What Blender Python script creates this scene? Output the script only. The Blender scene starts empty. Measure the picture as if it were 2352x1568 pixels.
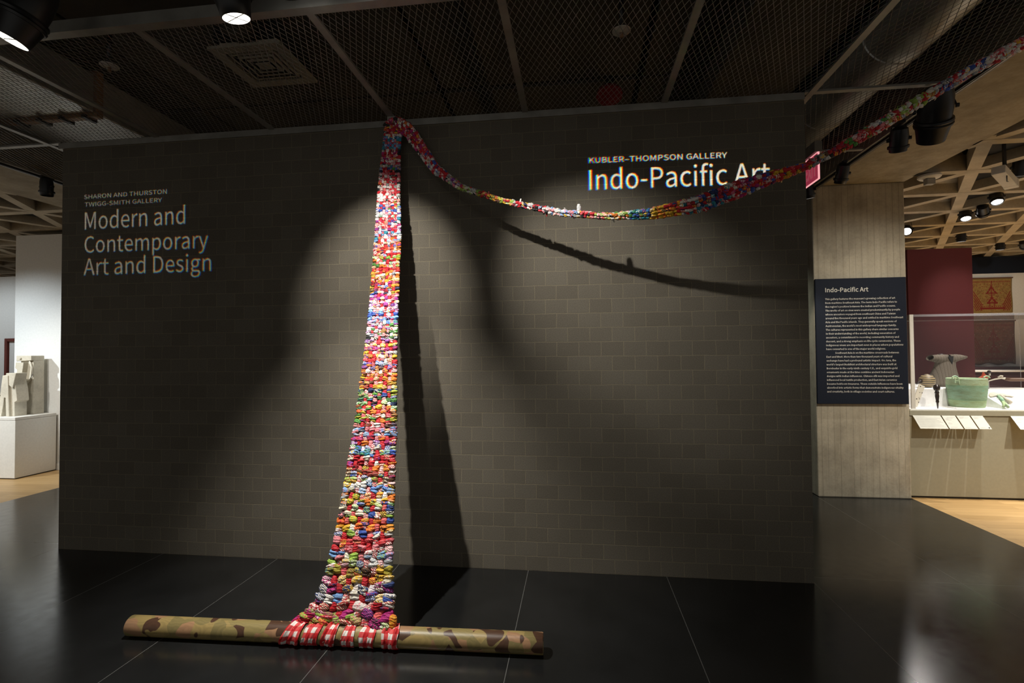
import bpy, bmesh, math, random, os
import numpy as np
from mathutils import Vector, Matrix
from mathutils.geometry import delaunay_2d_cdt

random.seed(7)
rng = np.random.default_rng(11)
PI = math.pi
S = bpy.context.scene
COL = S.collection

# ------------------------------------------------------------------ camera
cam_data = bpy.data.cameras.new('camera')
cam = bpy.data.objects.new('camera', cam_data)
COL.objects.link(cam)
cam_data.sensor_width = 36.0
cam_data.lens = 1160.2 / 2352 * 36.0
cam_data.clip_start = 0.05
cam_data.clip_end = 200
R3 = Vector((0.992073, 0.125398, -0.008209))
U3 = Vector((0.010944, -0.02114, 0.999717))
F3 = Vector((-0.125189, 0.991881, 0.022344))
M = Matrix(((R3.x, U3.x, -F3.x, 4.16108), (R3.y, U3.y, -F3.y, -3.61986), (R3.z, U3.z, -F3.z, 1.55), (0, 0, 0, 1)))
cam.matrix_world = M
S.camera = cam

# ------------------------------------------------------------------ world, exposure
world = bpy.data.worlds.new('world')
S.world = world
world.use_nodes = True
bg = world.node_tree.nodes['Background']
bg.inputs[0].default_value = (1.0, 0.97, 0.90, 1)
bg.inputs[1].default_value = 0.30
S.view_settings.view_transform = 'Standard'
S.view_settings.look = 'None'
S.view_settings.exposure = 0.0
S.view_settings.gamma = 1.0
S.view_settings.use_curve_mapping = False
S.cycles.use_denoising = True
S.cycles.max_bounces = 8
S.cycles.diffuse_bounces = 5
S.cycles.sample_clamp_indirect = 4.0
S.cycles.caustics_reflective = False
S.cycles.caustics_refractive = False

WARM = (1.0, 0.93, 0.80)
NEUT = (1.0, 0.96, 0.88)
COOL = (0.86, 0.95, 1.0)
LIT = 1.0

def spot(name, loc, target, power, angle, blend=0.5, color=NEUT, radius=0.03, parent=None):
    d = bpy.data.lights.new(name, 'SPOT')
    d.energy = power; d.spot_size = math.radians(angle); d.spot_blend = blend
    d.color = color; d.shadow_soft_size = radius
    o = bpy.data.objects.new(name, d); COL.objects.link(o)
    o.location = loc
    o.rotation_euler = (Vector(target) - Vector(loc)).to_track_quat('-Z', 'Y').to_euler()
    if parent is not None:
        o.parent = parent
        o.matrix_parent_inverse = Matrix.Translation(-Vector(parent.location))
    return o

# gallery lights on unseen ceiling tracks, plus added floor and cloth fill spots
def gallery_lights():
    # gallery beyond the wall's left end: strong cool wash on the white partition and plinth
    spot('wash_light', (-4.6, 0.1, 3.2), (-3.1, 2.5, 0.9), 430, 62, 0.9, COOL, 0.04)
    spot('wash_light', (-2.4, 0.6, 3.2), (-2.7, 2.45, 0.8), 70, 62, 0.9, NEUT, 0.04)
    spot('wash_light', (-5.8, 2.0, 3.2), (-5.7, 4.0, 1.4), 110, 75, 0.8, COOL, 0.04)
    spot('wash_light', (-3.0, 0.2, 3.25), (-2.6, 1.2, 0.0), 220, 100, 0.8, NEUT, 0.05)
    # gallery on the column side
    spot('bounce_spot', (9.2, 0.6, 3.2), (9.4, 0.9, 0.0), 430, 90, 0.8, WARM, 0.05)  # unseen floor spots added so their bounce brightens the rib ceiling
    spot('bounce_spot', (11.6, 2.2, 3.2), (11.2, 2.2, 0.0), 1300, 110, 0.8, WARM, 0.05)
    spot('bounce_spot', (9.9, 5.6, 3.2), (9.9, 5.6, 0.0), 850, 110, 0.8, WARM, 0.05)
    spot('wash_light', (5.3, 3.0, 3.2), (6.69, 2.6, 1.3), 60, 60, 0.9, (0.9, 1.0, 0.9), 0.04)
    spot('panel_light', (8.75, 2.2, 3.25), (9.25, 3.8, 2.1), 75, 34, 1.0, WARM, 0.03)
    spot('cloth_fill_spot', (11.3, 4.6, 3.25), (12.0, 7.0, 2.6), 45, 40, 1.0, WARM, 0.03)  # added unseen spot, does the work of the lamps that point straight down
    spot('column_light', (7.9, -0.6, 3.2), (7.15, 2.1, 1.45), 265, 58, 1.0, WARM, 0.04)
gallery_lights()

# ------------------------------------------------------------------ helpers
class MB:
    """collects vertices and faces, links them as one mesh object"""
    def __init__(self):
        self.v = []; self.f = []; self.c = []; self.c2 = []; self.p = []; self.uv = None
    def add(self, verts, faces, c=None, c2=None, p=None):
        b = len(self.v)
        self.v.extend([tuple(x) for x in verts])
        self.f.extend([tuple(i + b for i in q) for q in faces])
        if c is not None:
            n = len(verts)
            self.c.extend([c] * n); self.c2.extend([c2 or c] * n); self.p.extend([p or 0.0] * n)
    def box(self, x0, x1, y0, y1, z0, z1):
        self.add([(x0,y0,z0),(x1,y0,z0),(x1,y1,z0),(x0,y1,z0),(x0,y0,z1),(x1,y0,z1),(x1,y1,z1),(x0,y1,z1)],
                 [(0,3,2,1),(4,5,6,7),(0,1,5,4),(1,2,6,5),(2,3,7,6),(3,0,4,7)])
        return self
    def bar(self, a, b, w, h, up=(0, 0, 1)):
        a = Vector(a); b = Vector(b); t = (b - a).normalized(); up = Vector(up)
        s = t.cross(up)
        if s.length < 1e-6: s = t.cross(Vector((1, 0, 0)))
        s.normalize(); u = s.cross(t)
        vs = []
        for p in (a, b):
            for i, j in ((-1,-1),(1,-1),(1,1),(-1,1)):
                vs.append(p + s * (w / 2 * i) + u * (h / 2 * j))
        self.add(vs, [(3,2,1,0),(4,5,6,7),(0,1,5,4),(1,2,6,5),(2,3,7,6),(3,0,4,7)])
        return self
    def lathe(self, prof, o=(0,0,0), axis=(0,0,1), seg=28, cap0=True, cap1=True):
        """prof: (distance along axis, radius)"""
        o = Vector(o); t = Vector(axis).normalized()
        s = t.cross(Vector((0, 0, 1)) if abs(t.z) < .9 else Vector((1, 0, 0))).normalized(); u = t.cross(s)
        vs = []
        for d, r in prof:
            for k in range(seg):
                a = 2 * PI * k / seg
                vs.append(o + t * d + (s * math.cos(a) + u * math.sin(a)) * r)
        n = len(prof); fs = []
        for i in range(n - 1):
            for k in range(seg):
                k2 = (k + 1) % seg
                fs.append((i*seg+k, i*seg+k2, (i+1)*seg+k2, (i+1)*seg+k))
        if cap0: fs.append(tuple(range(seg - 1, -1, -1)))
        if cap1: fs.append(tuple((n-1)*seg + k for k in range(seg)))
        self.add(vs, fs)
        return self
    def tube(self, pts, r, seg=8):
        pts = [Vector(p) for p in pts]; vs = []; n = len(pts)
        for i, p in enumerate(pts):
            t = (pts[min(i+1, n-1)] - pts[max(i-1, 0)]).normalized()
            s = t.cross(Vector((0, 0, 1)) if abs(t.z) < .9 else Vector((1, 0, 0))).normalized(); u = t.cross(s)
            rr = r[i] if isinstance(r, (list, tuple)) else r
            for k in range(seg):
                a = 2*PI*k/seg
                vs.append(p + (s*math.cos(a) + u*math.sin(a))*rr)
        fs = [(i*seg+k, i*seg+(k+1) % seg, (i+1)*seg+(k+1) % seg, (i+1)*seg+k) for i in range(n-1) for k in range(seg)]
        fs += [tuple(range(seg-1, -1, -1)), tuple((n-1)*seg+k for k in range(seg))]
        self.add(vs, fs)
        return self
    def prism(self, poly, d0, d1, f):
        """poly in 2D, f(u, v, d) -> 3D"""
        n = len(poly)
        vs = [f(u, v, d0) for u, v in poly] + [f(u, v, d1) for u, v in poly]
        fs = [tuple(range(n-1, -1, -1)), tuple(range(n, 2*n))] + [(i, (i+1) % n, n+(i+1) % n, n+i) for i in range(n)]
        self.add(vs, fs)
        return self
    def build(self, name, mat, parent=None, smooth=False, bevel=0, angle=None):
        me = bpy.data.meshes.new(name)
        me.from_pydata(self.v, [], self.f)
        if self.c and len(self.c) == len(self.v):
            for nm, arr in (('col', self.c), ('col2', self.c2)):
                a = me.attributes.new(nm, 'FLOAT_COLOR', 'POINT')
                a.data.foreach_set('color', np.array([(x[0], x[1], x[2], 1.0) for x in arr], dtype=np.float32).ravel())
            a = me.attributes.new('pat', 'FLOAT', 'POINT')
            a.data.foreach_set('value', np.array(self.p, dtype=np.float32))
        if self.uv is not None:
            a = me.attributes.new('strip', 'FLOAT_VECTOR', 'POINT')
            a.data.foreach_set('vector', np.array(self.uv, dtype=np.float32).ravel())
        bm = bmesh.new(); bm.from_mesh(me)
        bmesh.ops.recalc_face_normals(bm, faces=bm.faces)
        bm.to_mesh(me); bm.free()
        if smooth:
            me.shade_smooth()
            if angle:
                try: me.set_sharp_from_angle(angle=math.radians(angle))
                except Exception: pass
        me.materials.append(mat)
        o = bpy.data.objects.new(name, me); COL.objects.link(o)
        if parent is not None:
            o.parent = parent
            o.matrix_parent_inverse = Matrix.Translation(-Vector(parent.location))
        if bevel:
            m = o.modifiers.new('bevel', 'BEVEL'); m.width = bevel; m.segments = 2; m.limit_method = 'ANGLE'
        return o

def thing(name, label, cat, loc=(0, 0, 0), group=None):
    o = bpy.data.objects.new(name, None); COL.objects.link(o)
    o.empty_display_size = 0.05
    o.location = loc
    o['label'] = label; o['category'] = cat
    if group: o['group'] = group
    return o

def tag(o, label, cat, group=None):
    o['label'] = label; o['category'] = cat
    if group: o['group'] = group
    return o

def struct(o, label, cat):
    o['kind'] = 'structure'; o['label'] = label; o['category'] = cat
    return o

# ------------------------------------------------------------------ materials
def mat(name, base=(0.5, 0.5, 0.5), rough=0.6, metal=0.0, emis=None, estr=0.0, spec=0.5):
    m = bpy.data.materials.new(name); m.use_nodes = True
    b = m.node_tree.nodes['Principled BSDF']
    b.inputs['Base Color'].default_value = (*base, 1)
    b.inputs['Roughness'].default_value = rough
    b.inputs['Metallic'].default_value = metal
    b.inputs['Specular IOR Level'].default_value = spec
    if emis:
        b.inputs['Emission Color'].default_value = (*emis, 1)
        b.inputs['Emission Strength'].default_value = estr
    return m

def nodes(m):
    nt = m.node_tree
    return nt, nt.nodes, nt.links, nt.nodes['Principled BSDF']

def N(nt, kind, **kw):
    n = nt.nodes.new(kind)
    for k, v in kw.items():
        if hasattr(n, k): setattr(n, k, v)
        else: n.inputs[k.replace('_', ' ')].default_value = v
    return n

def mixc(nt, fac, a, b, blend='MIX'):
    n = nt.nodes.new('ShaderNodeMix'); n.data_type = 'RGBA'; n.blend_type = blend
    for sock, val in ((n.inputs[0], fac), (n.inputs[6], a), (n.inputs[7], b)):
        if isinstance(val, bpy.types.NodeSocket): nt.links.new(val, sock)
        elif isinstance(val, (int, float)): sock.default_value = val
        else: sock.default_value = (*val, 1) if len(val) == 3 else val
    return n.outputs[2]

def math_(nt, op, a, b=None, c=None):
    n = nt.nodes.new('ShaderNodeMath'); n.operation = op
    for i, val in enumerate((a, b, c)):
        if val is None: continue
        if isinstance(val, bpy.types.NodeSocket): nt.links.new(val, n.inputs[i])
        else: n.inputs[i].default_value = val
    return n.outputs[0]

def noise(nt, vec, scale, detail=3.0, rough=0.5, dist=0.0):
    n = nt.nodes.new('ShaderNodeTexNoise')
    n.inputs['Scale'].default_value = scale; n.inputs['Detail'].default_value = detail
    n.inputs['Roughness'].default_value = rough; n.inputs['Distortion'].default_value = dist
    if vec is not None: nt.links.new(vec, n.inputs['Vector'])
    return n

def ramp(nt, fac, stops, interp='LINEAR'):
    n = nt.nodes.new('ShaderNodeValToRGB'); n.color_ramp.interpolation = interp
    e = n.color_ramp.elements
    e[0].position = stops[0][0]; e[0].color = (*stops[0][1], 1)
    e[1].position = stops[-1][0]; e[1].color = (*stops[-1][1], 1)
    for p, c in stops[1:-1]:
        x = e.new(p); x.color = (*c, 1)
    nt.links.new(fac, n.inputs[0])
    return n.outputs[0]

def bump(nt, height, strength, dist, bsdf):
    n = nt.nodes.new('ShaderNodeBump'); n.inputs['Strength'].default_value = strength; n.inputs['Distance'].default_value = dist
    nt.links.new(height, n.inputs['Height']); nt.links.new(n.outputs[0], bsdf.inputs['Normal'])
    return n

def objcoord(nt):
    return nt.nodes.new('ShaderNodeTexCoord').outputs['Object']

def swiz(nt, vec, order, scale=(1, 1, 1), off=(0, 0, 0)):
    s = nt.nodes.new('ShaderNodeSeparateXYZ'); nt.links.new(vec, s.inputs[0])
    c = nt.nodes.new('ShaderNodeCombineXYZ')
    for i, k in enumerate(order):
        v = math_(nt, 'MULTIPLY_ADD', s.outputs['XYZ'.index(k)], scale[i], off[i])
        nt.links.new(v, c.inputs[i])
    return c.outputs[0]

def m_brick():
    m = mat('dark_concrete_block', rough=0.9, spec=0.25); nt, n, l, b = nodes(m)
    oc = objcoord(nt)
    nz = noise(nt, oc, 9.0, 3)
    vec = nt.nodes.new('ShaderNodeVectorMath'); vec.operation = 'MULTIPLY_ADD'
    sub = nt.nodes.new('ShaderNodeVectorMath'); sub.operation = 'SUBTRACT'
    l.new(nz.outputs['Color'], sub.inputs[0]); sub.inputs[1].default_value = (0.5, 0.5, 0.5)
    l.new(sub.outputs[0], vec.inputs[0]); vec.inputs[1].default_value = (0.012, 0.012, 0.009)
    l.new(oc, vec.inputs[2])
    v = swiz(nt, vec.outputs[0], 'XZY', off=(0.0221 + 0.1557*200, 0.1015*200, 0))
    br = nt.nodes.new('ShaderNodeTexBrick'); l.new(v, br.inputs['Vector'])
    br.offset = 0.5; br.offset_frequency = 2; br.squash = 1.0
    br.inputs['Scale'].default_value = 1.0
    br.inputs['Brick Width'].default_value = 0.1557; br.inputs['Row Height'].default_value = 0.1015
    br.inputs['Mortar Size'].default_value = 0.0027; br.inputs['Mortar Smooth'].default_value = 0.35
    br.inputs['Bias'].default_value = -0.1
    br.inputs['Color1'].default_value = (0.138, 0.123, 0.098, 1)
    br.inputs['Color2'].default_value = (0.116, 0.102, 0.080, 1)
    br.inputs['Mortar'].default_value = (0.195, 0.168, 0.118, 1)
    sp = noise(nt, oc, 170.0, 2, 0.7)
    c1 = mixc(nt, 0.55, br.outputs['Color'], ramp(nt, sp.outputs['Fac'], [(0.25, (0.45, 0.45, 0.45)), (0.55, (1, 1, 1)), (0.8, (1.6, 1.55, 1.4))]), 'MULTIPLY')
    big = noise(nt, oc, 1.3, 4)
    c2 = mixc(nt, 0.6, c1, ramp(nt, big.outputs['Fac'], [(0.3, (0.8, 0.78, 0.75)), (0.7, (1.12, 1.1, 1.08))]), 'MULTIPLY')
    l.new(c2, b.inputs['Base Color'])
    h = math_(nt, 'MULTIPLY_ADD', br.outputs['Fac'], -0.5, math_(nt, 'MULTIPLY', sp.outputs['Fac'], 0.5))
    bump(nt, h, 0.5, 0.006, b)
    return m

def m_slate():
    m = mat('black_slate', rough=0.3, spec=0.65); nt, n, l, b = nodes(m)
    oc = objcoord(nt)
    s = nt.nodes.new('ShaderNodeSeparateXYZ'); l.new(oc, s.inputs[0])
    X, Y = s.outputs[0], s.outputs[1]
    def lines(val, off, pitch, w):
        f = math_(nt, 'MODULO', math_(nt, 'ADD', val, 100*pitch - off + pitch/2), pitch)
        d = math_(nt, 'ABSOLUTE', math_(nt, 'SUBTRACT', f, pitch/2))
        return math_(nt, 'LESS_THAN', d, w)
    lx = lines(X, 0.936, 0.9573, 0.0019)
    ly = lines(Y, 0.10, 2.30, 0.0022)
    ln = math_(nt, 'MAXIMUM', lx, ly)
    n1 = noise(nt, oc, 2.2, 5, 0.6)
    base = ramp(nt, n1.outputs['Fac'], [(0.3, (0.0085, 0.009, 0.0092)), (0.7, (0.0155, 0.016, 0.0165))])
    sp = noise(nt, oc, 60.0, 1, 0.5)
    dots = ramp(nt, sp.outputs['Fac'], [(0.80, (0, 0, 0)), (0.83, (1, 1, 1))])
    base = mixc(nt, math_(nt, 'MULTIPLY', dots, 0.25), base, (0.16, 0.155, 0.15))
    # one wandering hairline crack across the tiles
    cr = noise(nt, oc, 3.0, 3)
    cx = math_(nt, 'ABSOLUTE', math_(nt, 'SUBTRACT', math_(nt, 'MULTIPLY_ADD', cr.outputs['Fac'], 0.16, X), 3.22))
    crk = math_(nt, 'MULTIPLY', math_(nt, 'LESS_THAN', cx, 0.0016), math_(nt, 'LESS_THAN', Y, -1.12))
    base = mixc(nt, crk, base, (0.003, 0.003, 0.003))
    fac = math_(nt, 'MULTIPLY', ln, 0.55)
    l.new(mixc(nt, fac, base, (0.20, 0.20, 0.19)), b.inputs['Base Color'])
    n2 = noise(nt, oc, 14.0, 4)
    l.new(math_(nt, 'MULTIPLY_ADD', n2.outputs['Fac'], 0.14, 0.13), b.inputs['Roughness'])
    n3 = noise(nt, oc, 5.0, 3)
    bump(nt, n3.outputs['Fac'], 0.018, 0.01, b)
    return m

def m_wood_floor():
    m = mat('pale_oak_boards', rough=0.42); nt, n, l, b = nodes(m)
    oc = objcoord(nt)
    br = nt.nodes.new('ShaderNodeTexBrick'); l.new(oc, br.inputs['Vector'])
    br.offset = 0.37; br.inputs['Scale'].default_value = 1.0
    br.inputs['Brick Width'].default_value = 1.1; br.inputs['Row Height'].default_value = 0.085
    br.inputs['Mortar Size'].default_value = 0.0012
    br.inputs['Color1'].default_value = (0.47, 0.305, 0.135, 1); br.inputs['Color2'].default_value = (0.38, 0.24, 0.10, 1)
    br.inputs['Mortar'].default_value = (0.22, 0.12, 0.05, 1)
    g = noise(nt, swiz(nt, oc, 'XYZ', (2.2, 45, 1)), 1.0, 4, 0.6, 0.6)
    l.new(mixc(nt, 0.5, br.outputs['Color'], ramp(nt, g.outputs['Fac'], [(0.25, (0.72, 0.68, 0.62)), (0.75, (1.2, 1.2, 1.2))]), 'MULTIPLY'), b.inputs['Base Color'])
    return m

def m_concrete(name, col, board=None, rough=0.85, lines='X', pitch=0.062):
    m = mat(name, rough=rough, spec=0.3); nt, n, l, b = nodes(m)
    oc = objcoord(nt)
    n1 = noise(nt, oc, 3.0, 6, 0.62)
    c = ramp(nt, n1.outputs['Fac'], [(0.28, tuple(x*0.70 for x in col)), (0.5, col), (0.75, tuple(min(1, x*1.22) for x in col))])
    n2 = noise(nt, oc, 46.0, 3, 0.7)
    c = mixc(nt, 0.5, c, ramp(nt, n2.outputs['Fac'], [(0.25, (0.75, 0.74, 0.72)), (0.5, (1, 1, 1)), (0.8, (1.12, 1.12, 1.12))]), 'MULTIPLY')
    h = n2.outputs['Fac']
    if board:
        s = nt.nodes.new('ShaderNodeSeparateXYZ'); l.new(oc, s.inputs[0])
        w = noise(nt, swiz(nt, oc, 'XYZ', (6, 6, 1.2)), 1.0, 3)
        if lines == 'Z':
            v = math_(nt, 'ADD', s.outputs[2], 0)
        elif lines == 'X':
            v = math_(nt, 'ADD', s.outputs[0], s.outputs[1])
        else:
            v = s.outputs[0]
        v = math_(nt, 'MULTIPLY_ADD', w.outputs['Fac'], 0.010, v)
        f = math_(nt, 'MODULO', math_(nt, 'ADD', v, 50*pitch), pitch)
        d = math_(nt, 'LESS_THAN', f, 0.0045)
        gate = noise(nt, swiz(nt, oc, 'XYZ', (9, 9, 0.9)), 1.0, 2)
        d = math_(nt, 'MULTIPLY', d, ramp(nt, gate.outputs['Fac'], [(0.38, (0.1, 0.1, 0.1)), (0.55, (1, 1, 1))]))
        c = mixc(nt, math_(nt, 'MULTIPLY', d, board), c, tuple(x*0.42 for x in col))
        st = noise(nt, swiz(nt, oc, 'XYZ', (16, 16, 0.7)), 1.0, 3)
        c = mixc(nt, 0.5, c, ramp(nt, st.outputs['Fac'], [(0.3, (0.78, 0.76, 0.72)), (0.6, (1.06, 1.06, 1.06))]), 'MULTIPLY')
        h = math_(nt, 'MULTIPLY_ADD', d, -1.0, math_(nt, 'MULTIPLY', n2.outputs['Fac'], 0.5))
    l.new(c, b.inputs['Base Color'])
    bump(nt, h, 0.35, 0.006, b)
    return m

def m_paint(name, col, rough=0.6):
    m = mat(name, rough=rough, spec=0.3); nt, n, l, b = nodes(m)
    b.inputs['Specular IOR Level'].default_value = 0.12 if max(col) < 0.15 else 0.3
    n1 = noise(nt, objcoord(nt), 40.0, 3)
    l.new(ramp(nt, n1.outputs['Fac'], [(0.3, tuple(x*0.96 for x in col)), (0.7, tuple(min(1, x*1.03) for x in col))]), b.inputs['Base Color'])
    return m

def m_metal(name, col, rough, metal=1.0, var=0.25, sc=6.0):
    m = mat(name, col, rough, metal); nt, n, l, b = nodes(m)
    n1 = noise(nt, objcoord(nt), sc, 4)
    l.new(ramp(nt, n1.outputs['Fac'], [(0.3, tuple(x*(1-var) for x in col)), (0.7, tuple(min(1, x*(1+var)) for x in col))]), b.inputs['Base Color'])
    return m

def m_cloth():
    """woven rag strips: colour pair and print picked per strip by attributes"""
    m = mat('printed_rag_strips', rough=0.62, spec=0.35); nt, n, l, b = nodes(m)
    def attr(nm):
        a = nt.nodes.new('ShaderNodeAttribute'); a.attribute_name = nm; return a
    oc = objcoord(nt)
    c1, c2, pt = attr('col'), attr('col2'), attr('pat')
    off = nt.nodes.new('ShaderNodeCombineXYZ')
    for i, k in enumerate((3.1, 7.7, 5.3)):
        l.new(math_(nt, 'MULTIPLY', pt.outputs['Fac'], k), off.inputs[i])
    vv = nt.nodes.new('ShaderNodeVectorMath'); vv.operation = 'ADD'
    l.new(oc, vv.inputs[0]); l.new(off.outputs[0], vv.inputs[1])
    n1 = noise(nt, vv.outputs[0], 82.0, 2, 0.6, 1.4)
    w = nt.nodes.new('ShaderNodeTexWave'); l.new(vv.outputs[0], w.inputs['Vector'])
    w.inputs['Scale'].default_value = 46.0; w.inputs['Distortion'].default_value = 6.0; w.inputs['Detail'].default_value = 1.0
    w.bands_direction = 'DIAGONAL'
    k1 = ramp(nt, n1.outputs['Fac'], [(0.50, (0, 0, 0)), (0.56, (1, 1, 1))])
    k2 = ramp(nt, w.outputs['Fac'], [(0.48, (0, 0, 0)), (0.56, (1, 1, 1))])
    sel = math_(nt, 'GREATER_THAN', math_(nt, 'FRACT', math_(nt, 'MULTIPLY', pt.outputs['Fac'], 13.7)), 0.6)
    k = mixc(nt, sel, k1, k2)
    l.new(mixc(nt, k, c1.outputs['Color'], c2.outputs['Color']), b.inputs['Base Color'])
    fold = nt.nodes.new('ShaderNodeTexWave'); l.new(vv.outputs[0], fold.inputs['Vector'])
    fold.inputs['Scale'].default_value = 26.0; fold.inputs['Distortion'].default_value = 9.0; fold.inputs['Detail'].default_value = 2.0
    fold.bands_direction = 'Z'
    bump(nt, fold.outputs['Fac'], 0.45, 0.006, b)
    try: b.inputs['Sheen Weight'].default_value = 0.08
    except Exception: pass
    return m

def m_gingham():
    m = mat('red_gingham_cloth', rough=0.6, spec=0.3); nt, n, l, b = nodes(m)
    a = nt.nodes.new('ShaderNodeAttribute'); a.attribute_name = 'strip'
    s = nt.nodes.new('ShaderNodeSeparateXYZ'); l.new(a.outputs['Vector'], s.inputs[0])
    def half(v, p):
        return math_(nt, 'LESS_THAN', math_(nt, 'FRACT', math_(nt, 'MULTIPLY_ADD', v, 1/p, 20.0)), 0.5)
    u = half(s.outputs[0], 0.047); v = half(s.outputs[1], 0.047)
    tot = math_(nt, 'MULTIPLY', math_(nt, 'ADD', u, v), 0.5)
    c = ramp(nt, tot, [(0.0, (0.80, 0.75, 0.70)), (0.26, (0.66, 0.075, 0.075)), (0.76, (0.50, 0.012, 0.016))], 'CONSTANT')
    vo = nt.nodes.new('ShaderNodeTexVoronoi'); vo.inputs['Scale'].default_value = 38.0
    l.new(a.outputs['Vector'], vo.inputs['Vector'])
    fl = ramp(nt, vo.outputs['Distance'], [(0.09, (1, 1, 1)), (0.14, (0, 0, 0))])
    inr = ramp(nt, tot, [(0.0, (0.60, 0.10, 0.10)), (0.26, (0.80, 0.68, 0.64))], 'CONSTANT')
    l.new(mixc(nt, fl, c, inr), b.inputs['Base Color'])
    w = noise(nt, objcoord(nt), 30.0, 2)
    bump(nt, w.outputs['Fac'], 0.25, 0.006, b)
    return m

def m_camo():
    m = mat('camouflage_print', rough=0.42, spec=0.4); nt, n, l, b = nodes(m)
    oc = objcoord(nt)
    warp = noise(nt, oc, 5.0, 2)
    v = nt.nodes.new('ShaderNodeVectorMath'); v.operation = 'MULTIPLY_ADD'
    l.new(warp.outputs['Color'], v.inputs[0]); v.inputs[1].default_value = (0.11, 0.09, 0.09); l.new(oc, v.inputs[2])
    vo = nt.nodes.new('ShaderNodeTexVoronoi'); vo.inputs['Scale'].default_value = 15.0; l.new(v.outputs[0], vo.inputs['Vector'])
    c = ramp(nt, math_(nt, 'FRACT', math_(nt, 'MULTIPLY', vo.outputs['Color'], 7.3)),
             [(0.0, (0.31, 0.225, 0.085)), (0.34, (0.25, 0.195, 0.075)), (0.56, (0.34, 0.19, 0.10)), (0.72, (0.21, 0.165, 0.065)), (0.88, (0.075, 0.036, 0.02))], 'CONSTANT')
    n9 = noise(nt, v.outputs[0], 8.0, 1.0, 0.5)
    c = mixc(nt, ramp(nt, n9.outputs['Fac'], [(0.63, (0, 0, 0)), (0.64, (1, 1, 1))]), c, (0.075, 0.036, 0.02))
    w = nt.nodes.new('ShaderNodeTexWave'); w.wave_type = 'RINGS'; l.new(v.outputs[0], w.inputs['Vector'])
    w.inputs['Scale'].default_value = 26.0; w.inputs['Distortion'].default_value = 5.0
    c = mixc(nt, 0.35, c, ramp(nt, w.outputs['Fac'], [(0.3, (0.75, 0.75, 0.72)), (0.6, (1.12, 1.1, 1.05))]), 'MULTIPLY')
    l.new(c, b.inputs['Base Color'])
    return m

def m_bronze():
    m = mat('green_patina_bronze', rough=0.7, spec=0.3); nt, n, l, b = nodes(m)
    oc = objcoord(nt)
    n1 = noise(nt, swiz(nt, oc, 'XYZ', (1, 1, 4)), 9.0, 5, 0.65)
    c = ramp(nt, n1.outputs['Fac'], [(0.28, (0.30, 0.33, 0.20)), (0.45, (0.31, 0.42, 0.28)), (0.6, (0.36, 0.50, 0.36)), (0.72, (0.20, 0.46, 0.38)), (0.85, (0.40, 0.34, 0.22))])
    s = nt.nodes.new('ShaderNodeSeparateXYZ'); l.new(oc, s.inputs[0])
    band = ramp(nt, math_(nt, 'MULTIPLY_ADD', s.outputs[2], 1/0.32, -0.925/0.32), [(0.0, (1.05, 1.0, 0.85)), (0.24, (1.1, 1.1, 0.85)), (0.26, (0.62, 0.80, 0.66)), (0.33, (0.85, 0.95, 0.9)), (0.66, (0.8, 0.98, 0.95)), (0.74, (0.68, 0.95, 0.85)), (0.76, (1.2, 1.15, 1.0)), (1.0, (1.3, 1.25, 1.15))])
    l.new(mixc(nt, 0.85, c, band, 'MULTIPLY'), b.inputs['Base Color'])
    w = nt.nodes.new('ShaderNodeTexVoronoi'); w.inputs['Scale'].default_value = 55.0; l.new(oc, w.inputs['Vector'])
    bump(nt, w.outputs['Distance'], 0.25, 0.004, b)
    return m

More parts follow.
